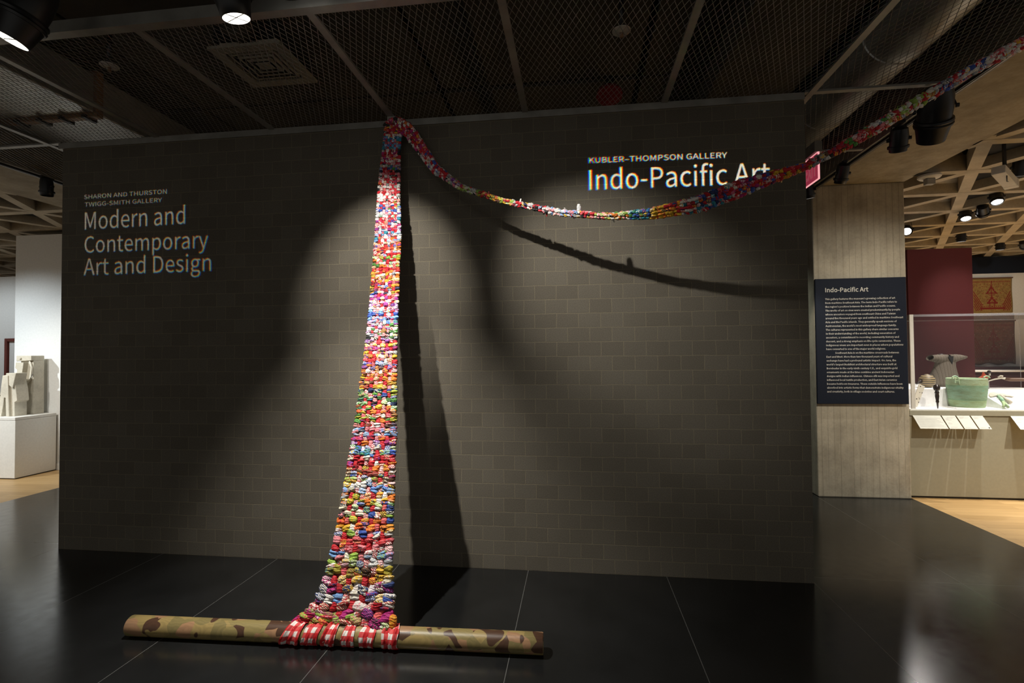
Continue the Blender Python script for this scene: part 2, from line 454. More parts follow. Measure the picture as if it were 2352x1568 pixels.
def m_textile(name, ground, fig, white, x0, x1, z0, z1, strength=1.0):
    """symmetric woven ship-cloth figures on a plain ground (own generic design)"""
    m = mat(name, rough=0.9, spec=0.1); nt, n, l, b = nodes(m)
    oc = objcoord(nt)
    s = nt.nodes.new('ShaderNodeSeparateXYZ'); l.new(oc, s.inputs[0])
    u = math_(nt, 'MULTIPLY_ADD', s.outputs[0], 2/(x1-x0), -(x0+x1)/(x1-x0))      # -1..1
    au = math_(nt, 'ABSOLUTE', u)
    v = math_(nt, 'MULTIPLY_ADD', s.outputs[2], 1/(z1-z0), -z0/(z1-z0))           # 0..1
    def band(val, lo, hi):
        return math_(nt, 'MULTIPLY', math_(nt, 'GREATER_THAN', val, lo), math_(nt, 'LESS_THAN', val, hi))
    def orr(*a):
        r = a[0]
        for x in a[1:]: r = math_(nt, 'MAXIMUM', r, x)
        return r
    def andd(a, c): return math_(nt, 'MULTIPLY', a, c)
    hull = andd(band(v, 0.10, 0.155), math_(nt, 'LESS_THAN', au, 0.62))
    sl = math_(nt, 'MULTIPLY_ADD', au, -0.95, v)          # v - .95 au : slanting bow lines
    saw = math_(nt, 'FRACT', math_(nt, 'MULTIPLY', sl, 11.0))
    bows = andd(andd(math_(nt, 'LESS_THAN', saw, 0.55), band(sl, -0.72, -0.22)), andd(band(au, 0.48, 0.92), band(v, 0.06, 0.72)))
    tri = math_(nt, 'MULTIPLY_ADD', au, 0.9, v)
    roof = orr(andd(band(tri, 0.40, 0.50), band(v, 0.26, 0.60)), andd(band(tri, 0.72, 0.80), band(v, 0.55, 0.80)))
    house = andd(math_(nt, 'LESS_THAN', au, 0.26), orr(band(v, 0.27, 0.31), band(v, 0.56, 0.59)))
    posts = andd(band(au, 0.09, 0.13), band(v, 0.155, 0.30))
    mast = andd(math_(nt, 'LESS_THAN', au, 0.02), band(v, 0.45, 0.88))
    cells = nt.nodes.new('ShaderNodeTexVoronoi'); cells.inputs['Scale'].default_value = 19.0
    cv = nt.nodes.new('ShaderNodeCombineXYZ'); l.new(au, cv.inputs[0]); l.new(math_(nt, 'MULTIPLY', v, 1.6), cv.inputs[1]); l.new(cv.outputs[0], cells.inputs['Vector'])
    small = andd(math_(nt, 'LESS_THAN', cells.outputs['Distance'], 0.40), band(v, 0.20, 0.86))
    small = andd(small, math_(nt, 'GREATER_THAN', math_(nt, 'FRACT', math_(nt, 'MULTIPLY', cells.outputs['Color'], 9.1)), 0.28))
    zig = andd(band(v, 0.88, 0.93), math_(nt, 'LESS_THAN', math_(nt, 'FRACT', math_(nt, 'MULTIPLY', au, 14.0)), 0.5))
    hearts = andd(band(v, 0.17, 0.20), math_(nt, 'LESS_THAN', math_(nt, 'FRACT', math_(nt, 'MULTIPLY', au, 11.0)), 0.5))
    f = orr(hull, bows, roof, house, posts, mast, zig, hearts, math_(nt, 'MULTIPLY', small, 0.7))
    gn = noise(nt, oc, 26.0, 4)
    g = ramp(nt, gn.outputs['Fac'], [(0.3, tuple(x*0.75 for x in ground)), (0.7, tuple(x*1.15 for x in ground))])
    c = mixc(nt, math_(nt, 'MULTIPLY', f, strength), g, fig)
    wv = nt.nodes.new('ShaderNodeTexVoronoi'); wv.inputs['Scale'].default_value = 9.0
    l.new(cv.outputs[0], wv.inputs['Vector'])
    wd = andd(math_(nt, 'LESS_THAN', wv.outputs['Distance'], 0.11), band(v, 0.06, 0.8))
    c = mixc(nt, math_(nt, 'MULTIPLY', wd, 0.8), c, white)
    edge = math_(nt, 'GREATER_THAN', math_(nt, 'MAXIMUM', au, math_(nt, 'MULTIPLY', math_(nt, 'ABSOLUTE', math_(nt, 'SUBTRACT', v, 0.5)), 2.0)), 0.94)
    c = mixc(nt, edge, c, tuple(x*0.9 for x in ground))
    l.new(c, b.inputs['Base Color'])
    return m

def m_glass():
    m = bpy.data.materials.new('clear_acrylic'); m.use_nodes = True
    nt = m.node_tree; n = nt.nodes; l = nt.links
    for x in list(n):
        if x.type != 'OUTPUT_MATERIAL': n.remove(x)
    t = n.new('ShaderNodeBsdfTransparent'); t.inputs[0].default_value = (0.965, 0.955, 0.965, 1)
    g = n.new('ShaderNodeBsdfGlossy'); g.inputs['Roughness'].default_value = 0.02
    fr = n.new('ShaderNodeFresnel')
    ge = n.new('ShaderNodeNewGeometry'); io = n.new('ShaderNodeMath'); io.operation = 'MULTIPLY_ADD'   # thin sheet: same reflectance from both sides
    l.new(ge.outputs['Backfacing'], io.inputs[0]); io.inputs[1].default_value = 1/1.49 - 1.49; io.inputs[2].default_value = 1.49
    l.new(io.outputs[0], fr.inputs['IOR'])
    mx = n.new('ShaderNodeMixShader')
    l.new(fr.outputs[0], mx.inputs[0]); l.new(t.outputs[0], mx.inputs[1]); l.new(g.outputs[0], mx.inputs[2])
    l.new(mx.outputs[0], n['Material Output'].inputs['Surface'])
    return m

MT = dict(
    brick=m_brick(), slate=m_slate(), wood=m_wood_floor(),
    column=m_concrete('board_formed_concrete', (0.43, 0.385, 0.30), board=0.6),
    beam=m_concrete('beam_concrete', (0.33, 0.29, 0.22), board=0.35, lines='Y', pitch=0.21),
    rib=m_concrete('rib_concrete', (0.42, 0.37, 0.285)),
    slab=m_concrete('darkened_concrete', (0.07, 0.062, 0.048)),  # darker than the ribs to paint the unlit depth above them
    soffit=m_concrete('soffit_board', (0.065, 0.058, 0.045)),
    white=m_paint('white_wall_paint', (0.80, 0.80, 0.78)),
    plinth=m_paint('white_plinth_paint', (0.74, 0.73, 0.69)),
    deck=m_paint('white_case_deck', (0.86, 0.86, 0.85)),
    maroon=m_paint('maroon_paint', (0.13, 0.034, 0.039)),
    taupe=m_paint('taupe_case_paint', (0.33, 0.312, 0.235)),
    navy=m_paint('navy_board', (0.0125, 0.0165, 0.028), 0.7),
    darkcase=m_paint('dark_case_paint', (0.05, 0.022, 0.026)),
    steel=m_metal('grey_steel', (0.26, 0.25, 0.225), 0.5, 0.35),
    mesh=m_metal('expanded_steel', (0.27, 0.265, 0.25), 0.5, 0.3),
    duct=m_metal('galvanised_steel', (0.50, 0.50, 0.47), 0.42, 0.85, 0.2, 3.0),
    black=mat('black_paint', (0.006, 0.006, 0.0065), 0.42),
    void=mat('dark_void', (0.006, 0.006, 0.006), 0.9),  # black that paints unlit openings; the conduit and plenum share it
    lens=mat('lit_lens', (0.9, 0.9, 0.9), 0.3, emis=(1.0, 0.97, 0.92), estr=14.0),
    lensdark=mat('dark_lens', (0.004, 0.004, 0.004), 0.7, spec=0.1),
    reflector=mat('lamp_reflector', (0.85, 0.85, 0.82), 0.3, 0.6),
    stone=m_concrete('pale_limestone', (0.56, 0.52, 0.43)),
    grillw=m_paint('grille_cream_paint', (0.34, 0.31, 0.24)),
    offwhite=m_paint('off_white_plastic', (0.62, 0.60, 0.55)),
    paper=m_paint('label_card', (0.54, 0.53, 0.47)),
    ink=mat('pale_ink', (0.62, 0.60, 0.55), 0.7),
    greyink=mat('grey_ink', (0.30, 0.29, 0.27), 0.7),
    cloth=m_cloth(), gingham=m_gingham(), camo=m_camo(), bronze=m_bronze(), glass=m_glass(),
    core=mat('rag_backing', (0.16, 0.03, 0.035), 0.9),
    ebony=mat('dark_carved_wood', (0.018, 0.010, 0.008), 0.25),
    redpaint=mat('red_alarm_paint', (0.20, 0.012, 0.016), 0.5),
    redline=mat('red_cable', (0.25, 0.015, 0.02), 0.5),
    exitred=mat('lit_red_acrylic', (0.40, 0.02, 0.05), 0.25, emis=(0.75, 0.075, 0.15), estr=0.30),
    exitedge=mat('glowing_acrylic_edge', (0.8, 0.4, 0.42), 0.3, emis=(1.0, 0.42, 0.45), estr=0.9),
    exittext=mat('exit_letters', (0.35, 0.02, 0.04), 0.3, emis=(0.80, 0.16, 0.22), estr=0.30),
    frame=m_concrete('carved_red_frame', (0.16, 0.045, 0.035)),
    copper=mat('copper_flange', (0.30, 0.17, 0.09), 0.5, 0.3),
    bone=m_concrete('pale_bone', (0.70, 0.66, 0.54)),
    steelrod=mat('steel_rod', (0.4, 0.4, 0.38), 0.3, 0.9),
    brownwood=mat('brown_wood', (0.13, 0.06, 0.03), 0.5),
    redlac=mat('red_lacquer', (0.42, 0.07, 0.03), 0.35),
)

# ------------------------------------------------------------------ dimensions
WX, WH = 5.719, 3.303         # block wall: length and height
XL, XR = -1.923, 7.616        # slate edges
ML, MR = -0.91, 6.70          # mesh ceiling edges
MF = -1.245                   # front edge of the mesh

# ------------------------------------------------------------------ shell
struct(MB().box(XL, XR, -9, 12, -0.06, 0).build('floor', MT['slate']), 'black slate lobby floor with pale joints', 'floor')
struct(MB().box(-12, XL, -9, 12, -0.06, 0).build('floor', MT['wood']), 'pale oak gallery floor beside the white plinth', 'floor')
struct(MB().box(XR, 18, -9, 12, -0.06, 0).build('floor', MT['wood']), 'pale oak gallery floor in front of the display case', 'floor')
struct(MB().box(0, WX, 0, 0.19, 0, WH - 0.002).build('wall_back', MT['brick']), 'dark concrete block wall behind the woven textile', 'wall')
struct(MB().box(-0.03, WX + 0.0, -0.012, 0.0, WH - 0.052, WH - 0.004).build('trim_1', MT['steel']), 'steel angle along the top of the block wall', 'trim')

# board-formed concrete column and the two beams beside the mesh
struct(MB().box(6.69, 7.60, 2.125, 3.1, 0, 3.312).build('column', MT['column'], bevel=0.012), 'board-marked concrete column carrying the navy text board', 'column')
struct(MB().box(6.76, 7.60, -9, 12, 3.312, 4.2).build('ceiling_beam', MT['beam']), 'pale concrete beam over the column', 'beam')
struct(MB().box(-1.86, -0.96, -9, 12, 3.312, 4.2).build('ceiling_beam', MT['beam']), 'pale concrete beam over the oak floor beside the white partition', 'beam')

# white partition and far walls of the gallery on the plinth side
struct(MB().box(-3.605, -1.0, 2.5, 2.72, 0, 3.245).build('wall_left', MT['white']), 'white partition behind the limestone sculptures', 'wall')
struct(MB().box(-9.5, -4.0, 4.05, 4.2, 0, 2.96).build('wall_back', MT['white']), 'white wall carrying the carved red frame', 'wall')
struct(MB().box(-3.60, -1.0, 2.488, 2.5, 0, 0.09).build('baseboard_left', MT['white']), 'white baseboard under the white partition', 'baseboard')
# maroon panel and far wall of the column-side gallery
struct(MB().box(8.62, 9.41, 3.8, 3.92, 0, 2.90).build('wall_right', MT['maroon']), 'maroon partition behind the glass case', 'wall')
struct(MB().box(9.5, 17.5, 7.05, 7.2, 0, 2.985).build('wall_back', MT['white']), 'pale grey wall carrying two old textiles', 'wall')
struct(MB().box(9.5, 17.5, 7.03, 7.2, 2.985, 3.3).build('trim_2', MT['navy']), 'dark blue band along the top of the pale grey wall', 'trim')
struct(MB().box(9.5, 17.5, 11.6, 11.8, 0, 4.6).build('wall_back', MT['slab']), 'dark end wall far behind the pale grey wall', 'wall')

struct(MB().box(-12, 9.5, 11.6, 11.8, 0, 4.6).build('wall_back', MT['soffit']), 'dark end wall of the lobby far behind the block wall', 'wall')

# ceilings
def soffits():
    m = MB(); m.box(-0.97, 6.77, -9, 12, 4.16, 4.24)  # solid black sheet, the shade of the gaps is put into its colour
    struct(m.build('ceiling', MT['void']), 'black sheet standing for the dark void above the lobby soffit boards', 'ceiling')
    xs = [-0.96, 0.50, 2.935, 4.75, 6.75]; ys = [-6.0, -3.2, 0.93, 3.0, 6.0]
    for i in range(len(xs) - 1):
        for j in range(len(ys) - 1):
            b = MB().box(xs[i] + 0.028, xs[i+1] - 0.028, ys[j] + 0.028, ys[j+1] - 0.028, 3.99 + 0.012*((i + j) % 2), 4.06)
            struct(b.build('ceiling_board', MT['soffit']), 'dark soffit board above the mesh ceiling', 'ceiling')
soffits()

def clip_seg(p, d, x0, x1, y0, y1):
    t0, t1 = -100.0, 100.0
    for a, v, lo, hi in ((p[0], d[0], x0, x1), (p[1], d[1], y0, y1)):
        if abs(v) < 1e-9:
            if a < lo or a > hi: return None
        else:
            ta, tb = (lo - a)/v, (hi - a)/v
            if ta > tb: ta, tb = tb, ta
            t0, t1 = max(t0, ta), min(t1, tb)
    return (t0, t1) if t1 - t0 > 0.05 else None

def rib_ceiling(name, x0, x1, y0, y1, node, label):
    """triangular concrete grid: ribs in three directions, sloped faces in half of the cells, slab above"""
    zb, zt, w = 3.312, 3.47, 0.105
    side, row = 0.896, 0.776
    m = MB()
    dirs = [(1, 0), (0.5, math.sqrt(3)/2), (-0.5, math.sqrt(3)/2)]
    for k, (dx, dy) in enumerate(dirs):
        nx, ny = -dy, dx
        for i in range(-26, 27):
            p = (node[0] + nx*row*i, node[1] + ny*row*i)
            c = clip_seg(p, (dx, dy), x0, x1, y0, y1)
            if not c: continue
            a = (p[0] + dx*c[0], p[1] + dy*c[0]); b = (p[0] + dx*c[1], p[1] + dy*c[1])
            e = 0.002*k
            m.bar((a[0], a[1], (zb + e + zt)/2), (b[0], b[1], (zb + e + zt)/2), w, zt - zb - e)
    o = m.build(name, MT['rib'])
    struct(o, label, 'ceiling')
    # hollow tetrahedra over every second cell, flat black sheets painting the others as unlit openings
    t, v = MB(), MB()
    for j in range(-14, 16):
        for i in range(-30, 30):
            bx = node[0] + side*i + side*0.5*j; by = node[1] + row*j
            near = (bx + side*0.5, by - row); l_ = (bx, by); r_ = (bx + side, by); far = (bx + side*0.5, by + row)
            if all(x0 < q[0] < x1 and y0 < q[1] < y1 for q in (near, l_, r_)):
                zc = zb + 0.05
                ap = (bx + side*0.5, by - row*0.55, zt + 0.42)
                q = [(*l_, zc), (*r_, zc), (*near, zc)]
                t.add(q + [ap], [(0, 1, 3), (1, 2, 3), (2, 0, 3)])
            if all(x0 < q[0] < x1 and y0 < q[1] < y1 for q in (far, l_, r_)):
                v.add([(*l_, zb + 0.10), (*r_, zb + 0.10), (*far, zb + 0.10), (*l_, zb + 0.12), (*r_, zb + 0.12), (*far, zb + 0.12)], [(0, 1, 2), (5, 4, 3), (0, 3, 4, 1), (1, 4, 5, 2), (2, 5, 3, 0)])
    struct(t.build('ceiling_slope', MT['rib']), 'hollow concrete tetrahedra inside ' + label, 'ceiling')
    struct(v.build('ceiling_board', MT['void']), 'black sheets for the unlit openings between the ribs of ' + label, 'ceiling')
    struct(MB().box(x0, x1, y0, y1, zt + 0.45, zt + 0.6).build('ceiling_slab', MT['slab']), 'slab toned dark for the unlit depth above ' + label, 'ceiling')
rib_ceiling('ceiling', 7.58, 15.5, -1.2, 9.8, (8.549, 2.682), 'triangular concrete rib ceiling over the display case')
rib_ceiling('ceiling', -9.5, -1.85, -1.2, 9.0, (-2.391, 1.736), 'triangular concrete rib ceiling over the white plinth')

# ------------------------------------------------------------------ expanded metal ceiling
BARS = [-0.125, 0.86, 1.845, 2.83, 3.815, 4.795, 5.765]
def mesh_panel_mesh(w, d):
    cx, cy = w / max(1, round(w/0.0365)), d / max(1, round(d/0.0835))
    nx, ny = int(round(w/cx)), int(round(d/cy))
    m = MB(); sw, th = 0.0036, 0.0020
    for j in range(2*ny):
        for i in range(nx):
            for sgn in (1, -1):
                x0 = (i + 0.5*(j % 2))*cx
                x1 = x0 + sgn*0.5*cx
                y0, y1 = j*cy/2, (j + 1)*cy/2
                if x1 < -1e-6 or x1 > w + 1e-6 or x0 > w + 1e-6: continue
                zz = 0.0013*sgn
                a = Vector((x0, y0, zz)); b = Vector((x1, y1, zz)); t = (b - a).normalized()
                u = Vector((0.55*sgn, 0.0, 0.83)).normalized()
                s = t.cross(u).normalized(); u = s.cross(t)
                vs = []
                for p in (a - t*0.002, b + t*0.002):
                    for ii, jj in ((-1,-1),(1,-1),(1,1),(-1,1)):
                        vs.append(p + s*(sw/2*ii) + u*(th/2*jj))
                m.add(vs, [(0,1,5,4),(1,2,6,5),(2,3,7,6),(3,0,4,7)])
    return m
_panel_cache = {}
def mesh_panel(x0, x1, y0, y1, label):
    key = (round(x1 - x0, 2), round(y1 - y0, 2))
    if key not in _panel_cache:
        o = mesh_panel_mesh(x1 - x0, y1 - y0).build('ceiling_mesh', MT['mesh'])
        _panel_cache[key] = o
    else:
        o = _panel_cache[key].copy(); COL.objects.link(o)
    o.location = (x0, y0, WH + 0.006)
    struct(o, label, 'ceiling')
    return o
edges = [ML] + BARS + [MR]
for i in range(len(edges) - 1):
    mesh_panel(edges[i], edges[i+1], MF, 0.0, 'expanded metal ceiling panel in front of the block wall')
for i in (0, 1, 6, 7):
    mesh_panel(edges[i], edges[i+1], 0.0, 1.10, 'expanded metal ceiling panel behind the end of the block wall')
    mesh_panel(edges[i], edges[i+1], 1.10, 2.20, 'expanded metal ceiling panel behind the end of the block wall')
def steel_bar(a, b, w, h, label, nm='ceiling_bar'):
    struct(MB().bar(a, b, w, h).build(nm, MT['steel']), label, 'bar')
zb = WH - 0.006
for x in BARS:
    steel_bar((x, MF, zb), (x, 2.2 if (x < 0.9 or x > 5.7) else 0.02, zb), 0.042, 0.014, 'flat steel bar under the mesh ceiling')
for y in (0.0, 1.10, 2.2):
    steel_bar((ML, y, zb + 0.003), (0.0, y, zb + 0.003), 0.04, 0.014, 'steel cross bar beside the block wall')
    steel_bar((WX, y, zb + 0.003), (MR, y, zb + 0.003), 0.04, 0.014, 'steel cross bar beside the block wall')
steel_bar((MR - 0.01, MF, zb), (MR - 0.01, 2.2, zb), 0.045, 0.02, 'steel edge bar of the mesh ceiling along the beam')
steel_bar((ML, MF, zb), (ML, 2.2, zb), 0.03, 0.02, 'steel edge bar of the mesh ceiling along the beam')
steel_bar((ML, MF, zb), (MR, MF, zb), 0.055, 0.016, 'steel edge bar along the front of the mesh ceiling')
steel_bar((ML, MF - 0.022, zb + 0.03), (MR, MF - 0.022, zb + 0.03), 0.008, 0.055, 'steel fascia along the front of the mesh ceiling')
steel_bar((2.83, -0.09, zb - 0.02), (2.83, 0.0, zb - 0.02), 0.05, 0.05, 'dark bracket where the textile is hung')

# ------------------------------------------------------------------ services above the mesh
def diffuser():
    x0, x1, y0, y1, z = 1.492, 2.062, -0.262, 0.285, 3.80
    t = thing('air_diffuser', 'square cream air diffuser with stepped louvres above the mesh ceiling', 'air vent', ((x0+x1)/2, (y0+y1)/2, z))
    f = MB()
    def ring(a, b, za, zb2):
        vs = [(x0+a, y0+a, za), (x1-a, y0+a, za), (x1-a, y1-a, za), (x0+a, y1-a, za),
              (x0+b, y0+b, zb2), (x1-b, y0+b, zb2), (x1-b, y1-b, zb2), (x0+b, y1-b, zb2)]
        return vs, [(0,1,5,4),(1,2,6,5),(2,3,7,6),(3,0,4,7)]
    f.add(*ring(0, 0.075, z, z)); f.add(*ring(0, 0, z, z + 0.02)); f.add(*ring(0.075, 0.055, z, z + 0.07))
    f.build('outer_frame', MT['grillw'], t)
    for a in (0.10, 0.145, 0.19):
        v = MB(); v.add(*ring(a, a + 0.016, z + 0.004, z + 0.004)); v.add(*ring(a, a - 0.022, z + 0.004, z + 0.05))
        v.build('louvre', MT['grillw'], t)
    MB().box(x0+0.23, x1-0.23, y0+0.23, y1-0.23, z+0.004, z+0.012).build('centre_plate', MT['grillw'], t)
    MB().box(x0+0.03, x1-0.03, y0+0.03, y1-0.03, z+0.07, z+0.19).build('plenum_box', MT['void'], t)
    MB().lathe([(0, 0.11), (0.12, 0.11)], (1.76, -0.36, 3.93), (0.2, 1, 0.05)).build('flexible_duct', MT['soffit'], t, True)
diffuser()

def ducts():
    t = thing('round_duct', 'round galvanised duct running above the mesh ceiling near the beam', 'duct', (6.25, 0, 3.66))
    m = MB(); prof = []
    y = -4.0
    while y < 3.0:
        prof += [(y, 0.215), (y + 0.98, 0.215), (y + 0.985, 0.222), (y + 1.0, 0.222)]
        y += 1.0
    m.lathe(prof, (6.30, 0, 3.66), (0, 1, 0), 40)
    m.build('duct_shell', MT['duct'], t, True, angle=30)
    t = thing('flat_duct', 'flat galvanised duct above the mesh ceiling beside the round duct', 'duct', (5.55, 0, 3.7))
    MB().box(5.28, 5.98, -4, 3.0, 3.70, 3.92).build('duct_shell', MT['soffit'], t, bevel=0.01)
    t = thing('square_duct', 'square galvanised duct with orange flange above the mesh ceiling near the white partition', 'duct', (-0.4, 0.2, 3.6))
    MB().box(-0.92, 0.12, -4, 0.15, 3.62, 3.95).build('duct_shell', MT['duct'], t, bevel=0.008)
    MB().box(-0.92, 0.12, 0.21, 2.2, 3.62, 3.95).build('duct_shell', MT['duct'], t, bevel=0.008)
    fl = MB().box(-0.95, 0.15, 0.15, 0.21, 3.585, 3.98).build('flange', MT['copper'], t, bevel=0.004)
    for k in range(5):
        MB().box(-0.85 + 0.22*k, -0.82 + 0.22*k, 0.12, 0.24, 3.57, 3.60).build('flange_clip', MT['black'], fl)
ducts()

def sprinkler(x, y, z, label):
    t = thing('sprinkler_head', label, 'sprinkler', (x, y, z), 'sprinklers above the mesh ceiling')
    MB().lathe([(0, 0.022), (0.012, 0.062), (0.016, 0.062)], (x, y, z), (0, 0, 1)).build('escutcheon', MT['offwhite'], t, True, angle=40)
    MB().lathe([(-0.03, 0.012), (0.0, 0.012)], (x, y, z)).build('nozzle', MT['copper'], t, True)
    MB().lathe([(0.016, 0.018), (0.36, 0.018)], (x, y, z)).build('drop_pipe', MT['black'], t, True)
sprinkler(4.49, -0.19, 3.70, 'white sprinkler head above the mesh over the gallery title lettering')
sprinkler(0.73, -0.30, 3.70, 'white sprinkler head above the mesh beside the square duct')
a = thing('alarm_bell', 'dark red round alarm bell above the mesh ceiling', 'alarm bell', (4.48, 0.89, 3.86))
MB().lathe([(0, 0.09), (0.02, 0.11), (0.05, 0.115), (0.055, 0.06)], (4.48, 0.89, 3.86), (0, -0.35, -1)).build('bell_gong', MT['redpaint'], a, True, angle=40)
MB().box(4.44, 4.52, 0.88, 0.96, 3.86, 4.0).build('mount_box', MT['black'], a)
tag(MB().tube([(1.2, -1.75, 3.93), (2.0, -1.82, 3.86), (2.35, -1.78, 3.9), (3.0, -1.9, 3.96)], 0.008).build('cable', MT['redline'], None, True), 'thin red cable hanging under the dark soffit', 'cable')
tag(MB().tube([(3.40, -4, 3.93), (3.40, 3, 3.93)], 0.03).build('conduit', MT['void'], None, True), 'dark conduit running under the soffit over the woven textile', 'conduit')

# ------------------------------------------------------------------ track lights
def track_light(label, lens, aim, mount_z, ring=0.085, lit=None, name='track_light', group='track spotlights', baffle=False, small=False, length=1.0):
    """lens: centre of the front opening, aim: point it looks at"""
    lens = Vector(lens); ax = (Vector(aim) - lens).normalized(); back = -ax
    t = thing(name, label, 'spotlight', (lens.x, lens.y, lens.z), group)
    k = ring
    if small:
        body = MB().lathe([(0.0, k*.86), (0.004, k*.92), (0.05*length, k*.95), (0.11*length, k*.95), (0.145*length, k*.85), (0.16*length, k*.5)], lens, back, 24, cap0=False).build('housing', MT['black'], t, True, angle=40)
        MB().lathe([(0.028, k*1.0), (0.028, k*1.12), (0.045, k*1.12), (0.045, k*1.0)], lens, back, 24, False, False).build('lens_ring', MT['black'], body, True, angle=30)
        hub = lens + back*0.08*length; bl = 0.15*length
    else:
        body = MB().lathe([(0.0, k*.70), (0.003, k*.74), (k*.55, k*.83), (k*1.02, k*.93)], lens, back, 32, False, False).build('snoot', MT['black'], t, True, angle=40)
        MB().lathe([(k*1.0, k*.90), (k*1.0, k*1.0), (k*1.12, k*1.03), (k*1.2, k*.97), (k*1.3, k*1.03), (k*1.42, k*1.0), (k*1.45, k*.86)], lens, back, 32, False, False).build('lens_ring', MT['black'], body, True, angle=30)
        MB().lathe([(k*1.42, k*.88), (k*2.0, k*.90), (k*2.7, k*.84), (k*3.2, k*.72), (k*3.3, k*.55)], lens, back, 32, False).build('housing', MT['black'], t, True, angle=40)
        hub = lens + back*k*2.0; bl = k*3.3
    dep = k*.55 if baffle else (0.012 if small else k*.25)
    MB().lathe([(dep, k*.80 if small else k*.70), (dep + .002, k*.80 if small else k*.70)], lens, back, 24).build('lens', MT['lens'] if lit else MT['lensdark'], body)
    if baffle:
        MB().lathe([(0.001, k*.695), (dep, k*.72)], lens, back, 32, False, False).build('reflector', MT['reflector'], body, True)
        s = ax.cross(Vector((0.3, 0.8, 0.1))).normalized(); u = ax.cross(s).normalized()
        for d in (s, u):
            MB().bar(lens + back*dep*.45 - d*k*.70, lens + back*dep*.45 + d*k*.70, 0.006, dep*.7, up=back).build('baffle_blade', MT['reflector'], body)
    # yoke and mounting stem
    side = ax.cross(Vector((0, 0, 1)))
    side = side.normalized() if side.length > 0.1 else Vector((1, 0, 0))
    topz = min(mount_z - 0.03, hub.z + max(bl*0.75, 0.06))
    top = Vector((hub.x, hub.y, topz))
    yk = MB()
    for sg in (1, -1):
        yk.bar(hub + side*(k*1.02*sg), top + side*(k*0.7*sg), 0.018, 0.005, up=side)
    yk.bar(top - side*k*.72, top + side*k*.72, 0.018, 0.006)
    yk = yk.build('yoke', MT['black'], t)
    for sg in (1, -1):
        MB().lathe([(0, 0.014), (0.016, 0.014)], hub + side*(k*.98*sg), side*sg, 12).build('knob', MT['black'], yk, True, angle=40)
    MB().lathe([(0, 0.014), (max(0.01, mount_z - topz), 0.014)], top, (0, 0, 1), 12).build('stem', MT['black'], yk, True, angle=40)
    MB().bar(Vector((top.x, top.y - 0.06, mount_z - 0.012)), Vector((top.x, top.y + 0.06, mount_z - 0.012)), 0.03, 0.022).build('track_adapter', MT['black'], t)
    if lit:
        spot('spot_beam', lens + ax*0.02, aim, lit['p'], lit['a'], lit.get('b', 0.5), lit.get('c', NEUT), lit.get('r', 0.025), t)
    return t

def track(a, b, label):
    t = thing('lighting_track', label, 'lighting track', a)
    MB().bar(a, b, 0.036, 0.03).build('track_channel', MT['black'], t)
    MB().bar(Vector(a) - Vector((0, 0, 0.016)), Vector(b) - Vector((0, 0, 0.016)), 0.012, 0.004).build('track_slot', MT['steel'], t)

# lobby lamps that light the textile and the wall
track_light('black snooted spotlight with bright cross baffle in front of the mesh, near the air diffuser', (2.56, -1.41, 3.165), (2.86, -0.78, 0.4), 3.62, 0.088, dict(p=470, a=74, b=0.9, c=NEUT, r=0.02), baffle=True)
track_light('black snooted spotlight with bright tilted opening, at the front corner of the mesh ceiling', (1.50, -1.56, 3.06), (1.05, -1.75, 1.9), 3.62, 0.098, dict(p=14, a=60, b=0.9, c=NEUT), baffle=True)
track_light('black spotlight cut by the photo top, above the front steel edge over the textile', (2.90, -1.47, 3.20), (2.77, -0.05, 2.08), 3.62, 0.085, dict(p=195, a=46, b=0.8, c=NEUT, r=0.02))
track_light('black spotlight on the track above the front steel edge, aimed at the swagged sash', (3.20, -1.55, 3.27), (4.40, 0.0, 1.95), 3.62, 0.085, dict(p=255, a=44, b=1.0, c=NEUT, r=0.02))
track((0.6, -1.58, 3.635), (5.9, -1.58, 3.635), 'black lighting track in front of the mesh ceiling')
# lamps along the beam
track((6.715, -0.6, 3.285), (6.715, 2.1, 3.285), 'black lighting track along the mesh edge beside the column')
track_light('large unlit black barrel spotlight hanging below the woven sash', (6.56, 0.10, 2.955), (6.80, 0.76, 2.05), 3.27, 0.106, None)
track_light('small unlit black spotlight between the large barrel light and the column', (6.62, 0.55, 3.06), (6.78, 1.02, 2.1), 3.27, 0.062, None, small=True, length=1.15)
track_light('small unlit black spotlight nearest the column top', (6.60, 1.36, 3.09), (6.58, 1.86, 2.1), 3.27, 0.055, None, small=True, length=1.1)
track_light('small lit black spotlight below the red exit sign', (6.44, 1.60, 3.03), (6.72, 1.95, 1.2), 3.27, 0.048, dict(p=60, a=40, b=0.5, c=WARM, r=0.02), small=True)
# lamp on the other side
track((-0.94, -0.4, 3.285), (-0.94, 1.4, 3.285), 'black lighting track along the mesh edge near the white partition')
track_light('unlit black spotlight on the track above the white partition', (-0.86, 0.60, 3.09), (-0.95, 0.75, 1.0), 3.27, 0.055, None, small=True, length=1.1)

